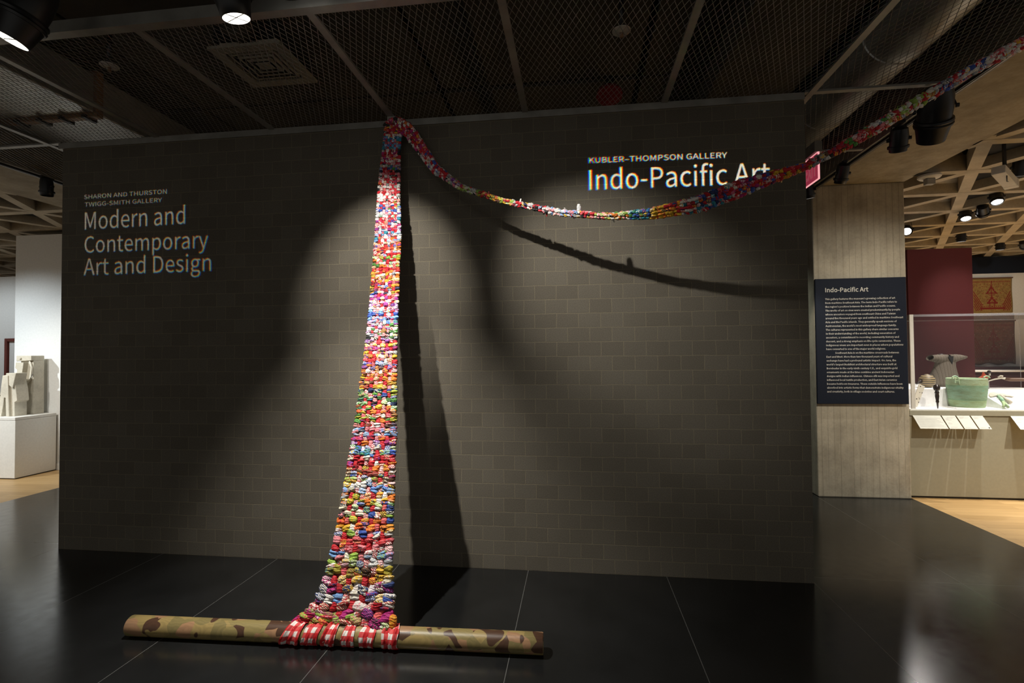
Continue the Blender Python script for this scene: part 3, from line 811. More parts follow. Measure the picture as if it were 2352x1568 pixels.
# lamps in the rib ceiling beyond the column
CL = [((8.39, 1.76, 3.20), (8.42, 2.35, 0.93), dict(p=275, a=60, b=0.8, c=NEUT), 'black spotlight with thin lit rim beside the white ballast box'),
      ((8.90, 2.69, 3.20), (8.55, 1.9, 1.5), dict(p=40, a=60, b=0.9, c=WARM), 'lit round spotlight below the white ballast box'),
      ((9.10, 3.44, 3.20), (8.75, 2.75, 1.6), dict(p=150, a=60, b=0.8, c=NEUT), 'lit round spotlight beside the unlit black one in the rib ceiling'),
      ((9.184, 3.285, 3.20), (10.5, 5.0, 1.5), None, 'unlit black spotlight beside a lit round one in the rib ceiling'),
      ((8.78, 4.06, 3.20), (7.4, 1.9, 1.75), dict(p=20, a=40, b=0.9, c=NEUT), 'dazzling round spotlight at the edge of the concrete column'),
      ((10.06, 4.92, 3.20), (10.12, 5.1, 0.5), dict(p=60, a=60, b=0.9, c=WARM), 'lit black spotlight just above the maroon partition'),
      ((11.22, 5.75, 3.20), (11.25, 5.85, 0.5), dict(p=60, a=70, b=0.9, c=NEUT), 'lit black spotlight farthest back, above the gold textile'),
      ((11.6, 5.75, 3.22), (13.0, 6.9, 1.8), None, 'unlit black spotlight farthest back, above the gold textile')]
for lens, aim, lit, lab in CL:
    d = (Vector(aim) - Vector(lens)).normalized()
    track_light(lab, lens, aim, 3.42, 0.062, lit, small=True)
    # the ones whose opening faces the lobby read as bright discs

b = thing('ballast_box', 'long white box fixture hung from the concrete ribs beside a spotlight', 'fixture', (7.9, 1.27, 3.05))
MB().bar((7.75, 1.14, 3.075), (8.04, 1.39, 3.02), 0.093, 0.070).build('box_body', MT['offwhite'], b, bevel=0.006)
MB().bar((8.01, 1.364, 3.026), (8.055, 1.403, 3.017), 0.097, 0.074).build('end_cap', MT['offwhite'], b, bevel=0.004)
MB().tube([(7.83, 1.16, 3.03), (7.86, 1.20, 2.99), (7.90, 1.24, 3.00)], 0.004).build('wire', MT['black'], b, True)
MB().bar((7.895, 1.265, 3.07), (7.895, 1.265, 3.34), 0.02, 0.02).build('hanger', MT['black'], b)
d = thing('strobe_alarm', 'white round ceiling alarm with clear strobe beside the column top', 'alarm', (7.60, 1.90, 3.27))
MB().lathe([(0, 0.085), (0.012, 0.098), (0.03, 0.098)], (7.70, 1.90, 3.262), (0, 0, 1), 32).build('alarm_disc', MT['offwhite'], d, True, angle=40)
MB().box(7.66, 7.74, 1.87, 1.93, 3.20, 3.262).build('strobe_block', MT['greyink'], d, bevel=0.006)
MB().lathe([(0.03, 0.03), (0.05, 0.03)], (7.70, 1.90, 3.262)).build('mount', MT['black'], d)

# ------------------------------------------------------------------ exit sign
def exit_sign():
    x, y0, y1, z0, z1 = 6.187, 0.85, 1.12, 2.984, 3.20
    t = thing('exit_sign', 'glowing red edge-lit exit sign hung behind the end of the block wall', 'exit sign', (x, 0.98, z0))
    pn = MB().box(x - 0.004, x + 0.004, y0, y1, z0, z1).build('acrylic_panel', MT['exitred'], t)
    e = MB()
    e.box(x - 0.007, x + 0.007, y0 - 0.002, y1, z0 - 0.006, z0)
    e.box(x - 0.007, x + 0.007, y0 - 0.006, y0, z0 - 0.006, z1)
    e.box(x - 0.007, x + 0.007, y0 - 0.006, y1, z1, z1 + 0.006)
    e.build('glowing_edge', MT['exitedge'], t)
    MB().box(x - 0.03, x + 0.03, y0 - 0.005, y1 + 0.02, z1 + 0.008, 3.297).build('lamp_box', MT['steel'], t)
    return pn, x, y0, y1, z0, z1
EX = exit_sign()

# ------------------------------------------------------------------ lettering
FONT = None
try:                                        # the Latin letters of a font that ships with Blender; else its built-in one
    FONT = bpy.data.fonts.load(os.path.join(bpy.utils.system_resource('DATAFILES'), 'fonts', 'Noto Sans CJK Regular.woff2'))
except Exception:
    FONT = None

def text_curve(body, size, bold=0.0, spacing=1.0, res=3):
    c = bpy.data.curves.new('lettering', 'FONT')
    if FONT: c.font = FONT; bold = bold*0.5
    c.body = body; c.size = size; c.offset = bold; c.space_character = spacing; c.resolution_u = res
    return c

def text_mesh(body, size, bold=0.0, spacing=1.0, res=2, shear=0.0):
    """-> verts (2D), faces"""
    c = text_curve(body, size, bold, spacing, res); c.shear = shear
    o = bpy.data.objects.new('tmp', c); COL.objects.link(o)
    dg = bpy.context.evaluated_depsgraph_get(); dg.update()
    ev = o.evaluated_get(dg); me = ev.to_mesh()
    vs = [(v.co.x, v.co.y) for v in me.vertices]; fs = [tuple(p.vertices) for p in me.polygons]
    ev.to_mesh_clear()
    bpy.data.objects.remove(o); bpy.data.curves.remove(c)
    return vs, fs

def fit_width(vs, x0, width):
    xs = [v[0] for v in vs]; k = width/(max(xs) - min(xs)); m = min(xs)
    return [((v[0] - m)*k + x0, v[1]) for v in vs]

def projector(label, loc, lines, d, fringe, power, right_pinned):
    """a real slide projector: a slide with letter-shaped openings in front of a lamp throws the words on the wall.
    lines: (text, x0, x1, baseline z, slope, bold, cap height or None), in wall coordinates"""
    L = Vector(loc); D = -L.y; k = d / D
    t = thing('slide_projector', label, 'projector', loc, 'wall lettering projectors')
    loops = []
    for body, x0, x1, zb_, slope, bold, cap in lines:
        ref = text_curve('H', 1.0, bold); c = text_curve(body, 1.0, bold, 1.0, 3)
        for cv in (ref, c): cv.fill_mode = 'NONE'
        hs = []
        for cv in (ref, c):
            o = bpy.data.objects.new('tmp', cv); COL.objects.link(o)
            dg = bpy.context.evaluated_depsgraph_get(); dg.update()
            me = bpy.data.meshes.new_from_object(o.evaluated_get(dg))
            nx = {}
            for e in me.edges:
                for a, b in (e.vertices, reversed(e.vertices)): nx.setdefault(a, []).append(b)
            seen = set(); lp = []
            for st in range(len(me.vertices)):
                if st in seen or st not in nx: continue
                cur, prev, ring = st, None, []
                while cur not in seen:
                    seen.add(cur); ring.append(tuple(me.vertices[cur].co[:2]))
                    nn = [q for q in nx[cur] if q != prev and q not in seen]
                    prev = cur
                    if not nn: break
                    cur = nn[0]
                if len(ring) > 2: lp.append(ring)
            hs.append(lp)
            bpy.data.objects.remove(o); bpy.data.curves.remove(cv); bpy.data.meshes.remove(me)
        caph = max(p[1] for r in hs[0] for p in r)
        xs = [p[0] for r in hs[1] for p in r]; m0, m1 = min(xs), max(xs)
        sx = (x1 - x0)/(m1 - m0); sy = cap/caph
        for r in hs[1]:
            out = []
            for px, py in r:
                wx = (px - m0)*sx + x0; wz = py*sy + zb_ + slope*(wx - x0)
                out.append((L.x + (wx - L.x)*k, L.z + (wz - L.z)*k))
            loops.append(out)
    P_ = np.array([p for r in loops for p in r])
    xa, za = P_.min(0); xb, zb2 = P_.max(0)
    cx, cz = (xa + xb)/2, (za + zb2)/2
    hw, hh = (xb - xa)/2 + 0.004, (zb2 - za)/2 + 0.004
    big = 0.085; SC = 100.0
    co, ed = [], []
    for r in loops:
        b = len(co); co += [Vector(((x - cx)*SC, (z - cz)*SC)) for x, z in r]
        ed += [(b + q, b + (q + 1) % len(r)) for q in range(len(r))]
    b = len(co); B_ = big*SC
    co += [Vector((-B_, -B_)), Vector((B_, -B_)), Vector((B_, B_)), Vector((-B_, B_))]
    ed += [(b, b+1), (b+1, b+2), (b+2, b+3), (b+3, b)]
    vs, es, fs, *_ = delaunay_2d_cdt(co, ed, [], 0, 1e-6)
    V = np.array([(v.x, v.y) for v in vs]); F = np.array([tuple(f) for f in fs]); cen = V[F].mean(1)
    wind = np.zeros(len(cen), int)
    for r in loops:
        q = (np.array(r) - (cx, cz))*SC; q2 = np.roll(q, -1, 0)
        for (ax_, ay_), (bx_, by_) in zip(q, q2):
            up = (ay_ <= cen[:, 1]) & (by_ > cen[:, 1]); dn = (ay_ > cen[:, 1]) & (by_ <= cen[:, 1])
            side = (bx_ - ax_)*(cen[:, 1] - ay_) - (cen[:, 0] - ax_)*(by_ - ay_)
            wind += (up & (side > 0)).astype(int) - (dn & (side < 0)).astype(int)
    keep = F[wind == 0]
    me = bpy.data.meshes.new('slide'); me.from_pydata([(x/SC, y/SC, 0) for x, y in V], [], [tuple(int(q) for q in f) for f in keep])
    me.materials.append(MT['black'])
    o = bpy.data.objects.new('slide', me); COL.objects.link(o)
    o.parent = t; o.matrix_parent_inverse = Matrix.Translation(-L)
    o.matrix_basis = Matrix.Translation((cx, L.y + d, cz)) @ Matrix.Rotation(PI/2, 4, 'X')
    # housing: five closed sides round lamp and slide
    h = MB(); bx, th = big + 0.002, 0.006
    y0, y1 = L.y - 0.09, L.y + d + 0.004
    h.box(cx - bx - th, cx - bx, y0, y1, cz - bx - th, cz + bx + th)
    h.box(cx + bx, cx + bx + th, y0, y1, cz - bx - th, cz + bx + th)
    h.box(cx - bx, cx + bx, y0, y1, cz - bx - th, cz - bx)
    h.box(cx - bx, cx + bx, y0, y1, cz + bx, cz + bx + th)
    h.box(cx - bx, cx + bx, y0 - th, y0, cz - bx - th, cz + bx + th)
    h.build('housing', MT['black'], t)
    MB().bar((cx, L.y, cz + bx), (cx, L.y, 3.985), 0.03, 0.03).build('ceiling_stem', MT['black'], t)
    aim = Vector((cx, L.y + d, cz))
    half = math.degrees(math.atan(math.hypot(hw, hh) / d)) * 1.06
    e = ((xb if right_pinned else xa) - L.x)
    for col, dy in (((1, 0, 0), -fringe), ((0, 1, 0), 0.0), ((0, 0, 1), fringe)):
        kk = 1/k
        a = e*kk*(dy/d)/(kk - 1)
        spot('slide_lamp', (L.x + a, L.y + dy, L.z), aim, power, 2*half, 0.05, col, 0.0003, t)

projector('black slide projector throwing the Indo-Pacific Art words on the block wall', (4.88, -2.45, 3.22),
          [('KUBLER\u2013THOMPSON GALLERY', 4.269, 5.212, 2.899, -0.016, 0.010, 0.038),
           ('Indo-Pacific Art', 4.268, 5.491, 2.706, -0.011, 0.012, 0.143)], 0.15, 0.0009, 1500, True)
projector('black slide projector throwing the Modern and Contemporary words on the block wall', (0.75, -2.45, 3.15),
          [('SHARON AND THURSTON', 0.200, 0.943, 2.829, 0.015, 0.006, 0.034),
           ('TWIGG-SMITH GALLERY', 0.206, 0.901, 2.767, 0.010, 0.006, 0.034),
           ('Modern and', 0.209, 1.105, 2.579, 0.014, 0.012, 0.140),
           ('Contemporary', 0.209, 1.305, 2.390, 0.002, 0.012, 0.132),
           ('Art and Design', 0.203, 1.332, 2.207, 0.003, 0.012, 0.134)], 0.15, 0.0007, 330, False)

def text_board():
    t = thing('text_board', 'navy gallery text board headed Indo-Pacific Art mounted on the concrete column', 'text board', (7.13, 2.10, 0.985))
    bd = MB().box(6.687, 7.572, 2.085, 2.110, 0.985, 2.305).build('board', MT['navy'], t, bevel=0.004)
    MB().box(6.80, 7.45, 2.110, 2.1245, 1.15, 2.15).build('standoff', MT['black'], t)
    m = MB()
    vs, fs = text_mesh('Indo-Pacific Art', 1.0, 0.012, res=3)
    hk = 0.422/(max(v[0] for v in vs) - min(v[0] for v in vs))
    m.add([(x*hk + 6.780, 2.0835, z*hk + 2.163) for x, z in vs], fs)
    # slab serifs on the straight stems of the heading
    w0 = 7.202 - 6.780
    m.build('heading_text', MT['ink'], bd)
    L = ["This gallery features the museum's growing collection of art", "from maritime Southeast Asia. The term Indo-Pacific refers to",
         "the region's position between the Indian and Pacific oceans.", "The works of art on view were created predominantly by people",
         "whose ancestors voyaged from southeast China and Taiwan", "around five thousand years ago and settled in maritime Southeast",
         "Asia and the Pacific islands. They generally speak versions of", "Austronesian, the world's most widespread language family.",
         "The cultures represented in this gallery share similar concerns", "in their understanding of the world, including veneration of",
         "ancestors, a commitment to recording community history and", "descent, and a strong emphasis on life-cycle ceremonies. These",
         "indigenous views are important even in places where populations", "have converted to one of the major world religions.",
         "Southeast Asia is on the maritime crossroads between", "East and West. More than two thousand years of cultural",
         "exchange have had a profound artistic impact. On Java, the", "world's largest Buddhist architectural structure was built at",
         "Borobudur in the early ninth century C.E., and exquisite gold", "ornaments made at the time combine ancient Indonesian",
         "designs with Indian influences. Chinese silk was imported and", "influenced local textile production, and East Asian ceramics",
         "became heirloom treasures. These outside influences have been", "absorbed into artistic forms that demonstrate indigenous vitality",
         "and creativity, both in village societies and court cultures."]
    m = MB()
    ref, _ = text_mesh(L[5], 1.0); k = 0.752/(max(v[0] for v in ref) - min(v[0] for v in ref))
    for i, s in enumerate(L):
        vs, fs = text_mesh(s, 1.0, 0.012, res=1)
        z = 2.080 - i*(2.080 - 1.106)/24; x = 6.781 + (0.088 if i == 14 else 0)
        m.add([(u*k + x, 2.0835, v*k + z) for u, v in vs], fs)
    m.build('body_text', MT['ink'], bd)
text_board()

def exit_letters():
    t, x, y0, y1, z0, z1 = EX
    vs, fs = text_mesh('EXIT', 1.0, 0.03, res=2)
    top = max(v[1] for v in vs)
    vs = [(a, b*0.125/top) for a, b in fit_width(vs, 0.0, (y1 - y0)*0.78)]
    m = MB()
    m.add([(x - 0.0055, y1 - 0.03 - u, z0 + 0.045 + v) for u, v in vs], fs)
    m.build('exit_word', MT['exittext'], t)
exit_letters()

# ------------------------------------------------------------------ the woven textile
RED=(.50,.012,.022); PINK=(.72,.22,.25); WHITE=(.74,.71,.66); CREAM=(.70,.62,.46); YEL=(.72,.42,.025); ORA=(.75,.20,.02)
OLIVE=(.36,.29,.03); GREEN=(.07,.26,.04); LIME=(.30,.46,.07); TEAL=(.025,.24,.33); BLUE=(.035,.085,.38); SKY=(.17,.33,.62)
PUR=(.20,.045,.28); MAG=(.42,.016,.17); BLK=(.012,.012,.012); BRN=(.16,.07,.03); NAVY=(.02,.04,.14); GREY=(.35,.36,.38)
WARP = [RED, RED, PINK, WHITE, RED, (.72,.12,.12)]
BANDS = [  # (lower z of the band, weft colours)
 (3.14, [RED, MAG, WHITE, YEL, RED, BLK, RED]), (3.05, [TEAL, SKY, BLUE, TEAL, RED]), (2.93, [RED, BLK, WHITE, RED, MAG]),
 (2.86, [BLUE, GREEN, RED, GREY, BLK]), (2.76, [RED, WHITE, BLK, PINK]), (2.62, [WHITE, BLK, RED, WHITE]),
 (2.52, [WHITE, GREEN, BLUE, RED, WHITE, GREY]), (2.42, [WHITE, PUR, MAG, RED, TEAL]), (2.34, [TEAL, WHITE, ORA, SKY]), (2.24, [ORA, RED, WHITE, ORA, BLUE]),
 (2.14, [LIME, GREEN, WHITE, YEL, RED]), (2.04, [ORA, RED, RED, YEL, WHITE]), (1.96, [RED, BLUE, BLK, YEL, MAG]), (1.86, [WHITE, PUR, PINK, WHITE, MAG]),
 (1.76, [WHITE, RED, BLUE, SKY, GREEN]), (1.64, [BLK, WHITE, GREEN, GREY, PUR]), (1.54, [RED, YEL, BLK, WHITE, PUR]), (1.44, [GREY, BLUE, RED, ORA, WHITE, BRN]),
 (1.34, [YEL, OLIVE, RED, ORA, BRN]), (1.24, [BLUE, GREEN, BLK, NAVY, LIME]), (1.14, [YEL, OLIVE, RED, ORA, GREEN]), (1.06, [GREY, SKY, WHITE, PINK, BRN]),
 (1.00, [RED, MAG, ORA, PUR]), (0.94, [BLUE, GREEN, TEAL, WHITE, SKY, LIME]), (0.90, [RED, PUR, CREAM, RED]), (0.855, [YEL, ORA, RED, YEL, CREAM]), (0.80, [RED, CREAM, BLUE, BRN, LIME]),
 (0.74, [BLUE, WHITE, SKY, CREAM, YEL]), (0.69, [YEL, GREY, BLUE, GREEN, ORA]), (0.63, [BLK, WHITE, LIME, CREAM, BLUE]), (0.57, [YEL, LIME, BLUE, ORA, WHITE]),
 (0.51, [BLUE, ORA, WHITE, LIME, YEL]), (0.455, [RED, (.75,.12,.12), ORA, RED, PINK]), (0.42, [WHITE, LIME, GREY, PINK, SKY]), (0.385, [PINK, WHITE, GREY, LIME]),
 (0.335, [OLIVE, OLIVE, YEL, BRN, TEAL]), (0.30, [YEL, MAG, PINK, CREAM]), (0.27, [WHITE, BRN, MAG, NAVY]), (0.215, [SKY, BLUE, WHITE, BLUE, SKY]), (0.19, [RED, WHITE, RED]),
 (0.165, [OLIVE, YEL, PINK, OLIVE]), (0.145, [LIME, LIME, MAG, RED]), (0.12, [RED, MAG, LIME, BLUE]), (-1, [GREEN, BLK, LIME, NAVY, LIME])]
ALT = [WHITE, WHITE, BLK, RED, CREAM, YEL, NAVY, PINK]

def blob(mb, c, u, v, n, a, b, t, c1, c2, p, nu=8, nv=10, fold=0.16, pinch=0.55):
    """one crumpled bit of cloth: long axis u, across v, outwards n, with sharp pleats that gather towards its ends"""
    ks = random.choice((3, 4, 5)); ph = random.uniform(0, 6.28); tw = random.uniform(-1.0, 1.0)
    sk = random.uniform(-0.3, 0.3); lop = random.uniform(-0.25, 0.25)
    i = np.arange(1, nu)[:, None]; k = np.arange(nv)[None, :]
    s = -np.cos(PI*i/nu); ang = 2*PI*k/nv
    r = np.sin(PI*i/nu)**pinch * (1 + lop*s)
    rid = 1 - 2*np.abs(np.sin(ks*ang/2 + ph + tw*s))
    f = 1 + fold*rid*(0.7 + 0.9*np.abs(s))
    ca, sa = np.cos(ang), np.sin(ang)
    cu = s*a + 0*ang
    cv = (np.sign(ca)*np.abs(ca)**.8*r*f + sk*s)*b
    cn = np.sign(sa)*np.abs(sa)**.85*r*f*t
    V = c + cu[..., None]*u + cv[..., None]*v + cn[..., None]*n
    V = V.reshape(-1, 3)
    ends = np.array([c - a*u - sk*b*v, c + a*u + sk*b*v])
    V = np.vstack([V, ends])
    rows = nu - 1; F = []
    for q in range(rows - 1):
        for w in range(nv):
            w2 = (w + 1) % nv
            F.append((q*nv + w, q*nv + w2, (q+1)*nv + w2, (q+1)*nv + w))
    e0, e1 = rows*nv, rows*nv + 1
    for w in range(nv):
        w2 = (w + 1) % nv
        F.append((w2, w, e0)); F.append(((rows-1)*nv + w, (rows-1)*nv + w2, e1))
    mb.add(V.tolist(), F, c1, c2, p)

def pick(pal):
    a = random.choice(pal); b = random.choice(ALT) if random.random() < 0.65 else random.choice(pal)
    if random.random() < 0.3: b = tuple(x*0.75 for x in a)
    j = random.uniform(0.85, 1.15)
    return tuple(min(0.85, x*j) for x in a), b

PANEL = [(2.791,-0.092,3.235,2.924,-0.092,3.226),(2.778,-0.117,3.016,2.916,-0.118,3.008),(2.766,-0.171,2.712,2.931,-0.173,2.704),
(2.776,-0.245,2.381,2.963,-0.247,2.374),(2.788,-0.329,2.083,2.977,-0.319,2.099),(2.797,-0.416,1.760,3.001,-0.417,1.757),(2.801,-0.497,1.501,3.023,-0.498,1.500),
(2.800,-0.569,1.283,3.046,-0.569,1.283),(2.800,-0.632,1.100,3.068,-0.631,1.103),(2.795,-0.694,0.925,3.084,-0.693,0.930),(2.791,-0.773,0.712,3.104,-0.770,0.719),
(2.784,-0.858,0.488,3.127,-0.853,0.499),(2.767,-0.916,0.339,3.142,-0.910,0.354),(2.748,-0.949,0.257,3.159,-0.942,0.274),(2.732,-0.973,0.196,3.168,-0.965,0.215),
(2.691,-0.997,0.143,3.171,-0.988,0.158),(2.662,-1.012,0.109,3.180,-1.005,0.116)]
PL = np.array([p[:3] for p in PANEL]); PR = np.array([p[3:] for p in PANEL])
mid = (PL + PR)/2
arc = np.concatenate([[0], np.cumsum(np.linalg.norm(np.diff(mid, axis=0), axis=1))])
def panel_at(s):
    return (np.array([np.interp(s, arc, PL[:, k]) for k in range(3)]), np.array([np.interp(s, arc, PR[:, k]) for k in range(3)]))
def unit(x): return x/np.linalg.norm(x)

TEXT = thing('woven_textile', 'long woven rag textile hanging from the ceiling and swagged away to the concrete beam', 'textile', (2.95, -0.95, 0.1))
def hanging_panel():
    m = MB()
    s = 0.0; row = 0
    while s < arc[-1]:
        l_, r_ = panel_at(s); z = (l_[2] + r_[2])/2
        pitch = float(np.interp(z, [0.1, 0.25, 0.6, 1.1, 2.1, 3.2], [0.047, 0.044, 0.035, 0.0275, 0.0215, 0.020]))
        s2 = min(s + pitch, arc[-1]); lm, rm = panel_at((s + s2)/2); lb, rb = panel_at(s2)
        pal = next(p for zl, p in BANDS if z > zl)
        nc = 8 if z > 1.0 else 9
        w = np.linalg.norm(rm - lm)
        u = unit(rm - lm); dv = unit((lb + rb) - (l_ + r_)); n = unit(np.cross(u, dv))
        if n[1] > 0: n = -n
        wave = 0.25*pitch*math.sin(row*1.7)
        base = random.choice(pal)
        for k in range(nc):
            q = (k + 0.5)/nc
            c = lm + (rm - lm)*q + dv*(random.uniform(-.14, .14)*pitch + wave*math.sin(k*1.1 + row)) + u*random.uniform(-.10, .10)*w/nc
            edge = k in (0, nc - 1)
            cw = w/nc
            if (row + k) % 2 == 0 or edge or random.random() < 0.15:
                c1, c2 = pick(pal)
                if random.random() < 0.6: c1 = base
                sub = 1 if random.random() < (.15 if z < 1.2 else .5) else (3 if z < 0.35 and random.random() < .5 else 2)
                tilt = random.uniform(-.30, .30)
                for g in range(sub):
                    o = (g - (sub - 1)/2)*pitch*(.95/sub)
                    a, b = cw*random.uniform(.58, .80), pitch*random.uniform(.52, .70)/(sub**.75)
                    uu = unit(u + dv*(tilt + random.uniform(-.22, .22))); vv = unit(np.cross(n, uu))
                    if g and random.random() < .5: c1, c2 = pick(pal)
                    blob(m, c + dv*o + n*pitch*random.uniform(.14, .26), uu, vv, n, a, b, min(a, pitch*.6)*random.uniform(.65, .95), c1, c2, random.random()*10, fold=.20)
            else:
                c1 = random.choice(WARP); c2 = tuple(min(.8, x*random.uniform(.8, 1.25)) for x in c1) if random.random() < .75 else (WHITE if c1 != WHITE else RED)
                blob(m, c + n*pitch*.10, dv, u, n, pitch*random.uniform(.66, .84), cw*random.uniform(.42, .54), min(pitch, cw)*.42, c1, c2, random.random()*10, fold=.10, pinch=.30)
        s = s2; row += 1
    m.build('hanging_panel', MT['cloth'], TEXT, True)
    # added dark backing sheet that keeps light from leaking between the strips
    k = MB(); S_ = np.linspace(0, arc[-1], 60); vs = []
    for s in S_:
        l_, r_ = panel_at(s)
        l2 = l_ + (r_ - l_)*.04; r2 = l_ + (r_ - l_)*.96
        for dn in (0.004, -0.004):
            for p in (l2, r2):
                vs.append(tuple(p + np.array([0, -dn, 0])))
    fs = []
    for i in range(59):
        b = i*4
        fs += [(b, b+1, b+5, b+4), (b+2, b+6, b+7, b+3), (b, b+4, b+6, b+2), (b+1, b+3, b+7, b+5)]
    k.add(vs, fs)
    k.build('backing_sheet', MT['core'], TEXT)
hanging_panel()

ROPE = [(2.8, -0.092, 3.222, 0.05),
        (2.87, -0.094, 3.24, 0.09),
        (2.913, -0.126, 3.202, 0.107),
        (2.99, -0.143, 3.151, 0.106),
        (3.059, -0.158, 3.046, 0.093),
        (3.195, -0.188, 2.846, 0.074),
        (3.391, -0.231, 2.693, 0.042),
        (3.673, -0.293, 2.571, 0.032),
        (4.061, -0.379, 2.448, 0.042),
        (4.378, -0.449, 2.391, 0.038),
        (4.633, -0.505, 2.384, 0.074),
        (4.874, -0.558, 2.41, 0.107),
        (5.104, -0.608, 2.478, 0.11),
        (5.257, -0.642, 2.521, 0.078),
        (5.426, -0.679, 2.562, 0.043),
        (5.589, -0.715, 2.64, 0.052),
        (5.727, -0.745, 2.712, 0.065),
        (5.879, -0.779, 2.798, 0.063),
        (6.007, -0.807, 2.873, 0.058),
        (6.183, -0.846, 2.967, 0.055),
        (6.354, -0.883, 3.049, 0.064),
        (6.525, -0.92, 3.131, 0.066),
        (6.764, -0.972, 3.246, 0.07)]
RBANDS = [(3.1, [RED, MAG, RED, WHITE, BLK]), (3.3, [RED, GREY, BLUE, WHITE, RED]), (3.5, [PUR, WHITE, LIME, RED, GREY]), (3.75, [RED, LIME, YEL, BRN]), (4.0, [BLK, RED, WHITE, GREY]), (4.2, [GREY, SKY, WHITE, PINK]),
          (4.35, [WHITE, PINK, RED, LIME, BLK]), (4.5, [LIME, WHITE, GREEN, ORA]), (4.62, [TEAL, GREEN, TEAL, BLUE]), (4.78, [YEL, ORA, RED, YEL]), (4.9, [RED, WHITE, TEAL, RED]), (5.05, [BLUE, RED, NAVY, TEAL, RED]), (5.25, [RED, MAG, RED, WHITE, BLUE]),
          (5.45, [RED, YEL, BLUE, RED]), (5.6, [BRN, RED, BLK, GREY]), (5.8, [RED, PINK, WHITE, RED, GREEN]), (6.0, [RED, WHITE, LIME, RED]), (6.2, [BLUE, RED, WHITE, GREY]), (6.4, [WHITE, RED, PINK, WHITE]), (9, [NAVY, RED, GREY, MAG])]
def sash():
    m = MB()
    P = np.array([r[:3] for r in ROPE]); Wd = np.array([r[3] for r in ROPE])
    ar = np.concatenate([[0], np.cumsum(np.linalg.norm(np.diff(P, axis=0), axis=1))])
    eye = np.array([4.161, -3.62, 1.55])
    def at(s): return np.array([np.interp(s, ar, P[:, k]) for k in range(3)])
    s = 0.0; row = 0
    while s < ar[-1]:
        p = at(s); t = unit(at(min(s + .05, ar[-1])) - at(max(s - .05, 0)))
        w = float(np.interp(s, ar, Wd))
        fl = np.array([0.0, -0.80, -0.60])            # the flat side of the band faces the room and a little down
        v = unit(np.cross(t, fl)); n = unit(np.cross(v, t))
        th = 0.021 if w > 0.06 else 0.018
        nc = max(2, int(round(w/0.021)))
        pal = next(q for xl, q in RBANDS if p[0] < xl)
        for side in (1, -1):
            for k in range(nc):
                q = (k + .5)/nc - .5
                c = p + v*(q*w*.92) + n*(side*th*.45*(1 - (2*q)**2*.6)) + t*random.uniform(-.006, .006)
                c1, c2 = pick(pal)
                d = unit(t + v*random.uniform(-.55, .55)); vv = unit(np.cross(n, d))
                a = random.uniform(.013, .021); b = w/nc*random.uniform(.5, .66)
                blob(m, c, d, vv, n, a, b, .011, c1, c2, random.random()*10, nu=6, nv=8, fold=.18)
        if random.random() < .10:
            c1, c2 = pick(pal)
            d = unit(v*random.choice((1, -1)) + t*random.uniform(-.6, .6) + n*.3)
            blob(m, p + v*w*.45*random.choice((1, -1)), d, unit(np.cross(n, d)), n, .024, .006, .004, c1, c2, random.random()*10, nu=6, nv=6)
        s += 0.0215; row += 1
    c = at(1.72)
    blob(m, c + np.array([0, 0, .035]), np.array([0.1, 0, 1.]), np.array([1., 0, -.1]), np.array([0, -1., 0]), .032, .016, .008, GREY, WHITE, 3.3, nu=6, nv=7)
    m.build('woven_sash', MT['cloth'], TEXT, True)
    k = MB(); k.tube([at(s) for s in np.linspace(0.05, ar[-1], 70)], [max(.012, float(np.interp(s, ar, Wd))*.16) for s in np.linspace(0.05, ar[-1], 70)], 8)
    k.build('sash_core', MT['core'], TEXT, True)
sash()

# pole and the six gingham loops
PA = Vector((1.690, -1.066, 0.0535)); PB = Vector((3.978, -0.988, 0.0535)); PRAD = 0.0525
pole = MB()
ax = (PB - PA).normalized(); Lp = (PB - PA).length
prof = [(0.004, 0.043), (0.0, 0.046), (0.0, 0.050), (0.003, PRAD)] + [(Lp*i/20, PRAD) for i in range(1, 20)] + [(Lp - 0.003, PRAD), (Lp, 0.050), (Lp, 0.046), (Lp - 0.004, 0.043)]
pole.lathe(prof, PA, ax, 40)
tag(pole.build('pole', MT['camo'], None, True, angle=50), 'camouflage-covered round pole lying on the slate floor under the woven textile', 'pole')

def gingham_loop(x0, width, slant, bunch, tail=None, seed=0):
    m = MB(); uv = []; NA, NW = 48, 19
    random.seed(seed); ph = random.uniform(0, 6)
    for i in range(NA + 1):
        f = i/NA; phi = math.radians(-48 + 208*f)
        for j in range(NW):
            v = -1 + 2*j/(NW - 1)
            wd = width*(0.5 + 0.04*math.sin(f*9 + ph))*(0.45 + 0.55*min(1, f/0.42) if f < 0.42 else 1.0)
            x = x0 + slant*(0.35 - f) + v*wd
            fold = bunch*(1 - abs(math.sin(v*(2.2 + 2*bunch*100)*.5 + ph + f*1.1)))*1.5 + bunch*.5*math.cos(v*9 + ph*2 - f*3) + 0.0015*math.sin(v*13 + f*20 + ph)
            r = PRAD + 0.0030 + fold*min(1, (1 - f)/.25 + .15) + 0.0012*abs(v)
            cpt = PA + ax*((x - PA.x)/ax.x)
            z = max(cpt.z + r*math.cos(phi), 0.0022)
            m.v.append((x, cpt.y - r*math.sin(phi), z))
            uv.append((v*width/2 + seed*.013, phi*PRAD + seed*.02, 0))
    for i in range(NA):
        for j in range(NW - 1):
            a = i*NW + j
            m.f.append((a, a+1, a+NW+1, a+NW))
    m.uv = uv
    o = m.build('warp_loop', MT['gingham'], TEXT, True)
    return o
gingham_loop(2.668, 0.098, 0.075, 0.006, seed=1)
gingham_loop(2.768, 0.088, 0.050, 0.004, seed=2)
gingham_loop(2.868, 0.070, 0.050, 0.006, seed=3)
gingham_loop(2.964, 0.066, 0.018, 0.002, seed=4)
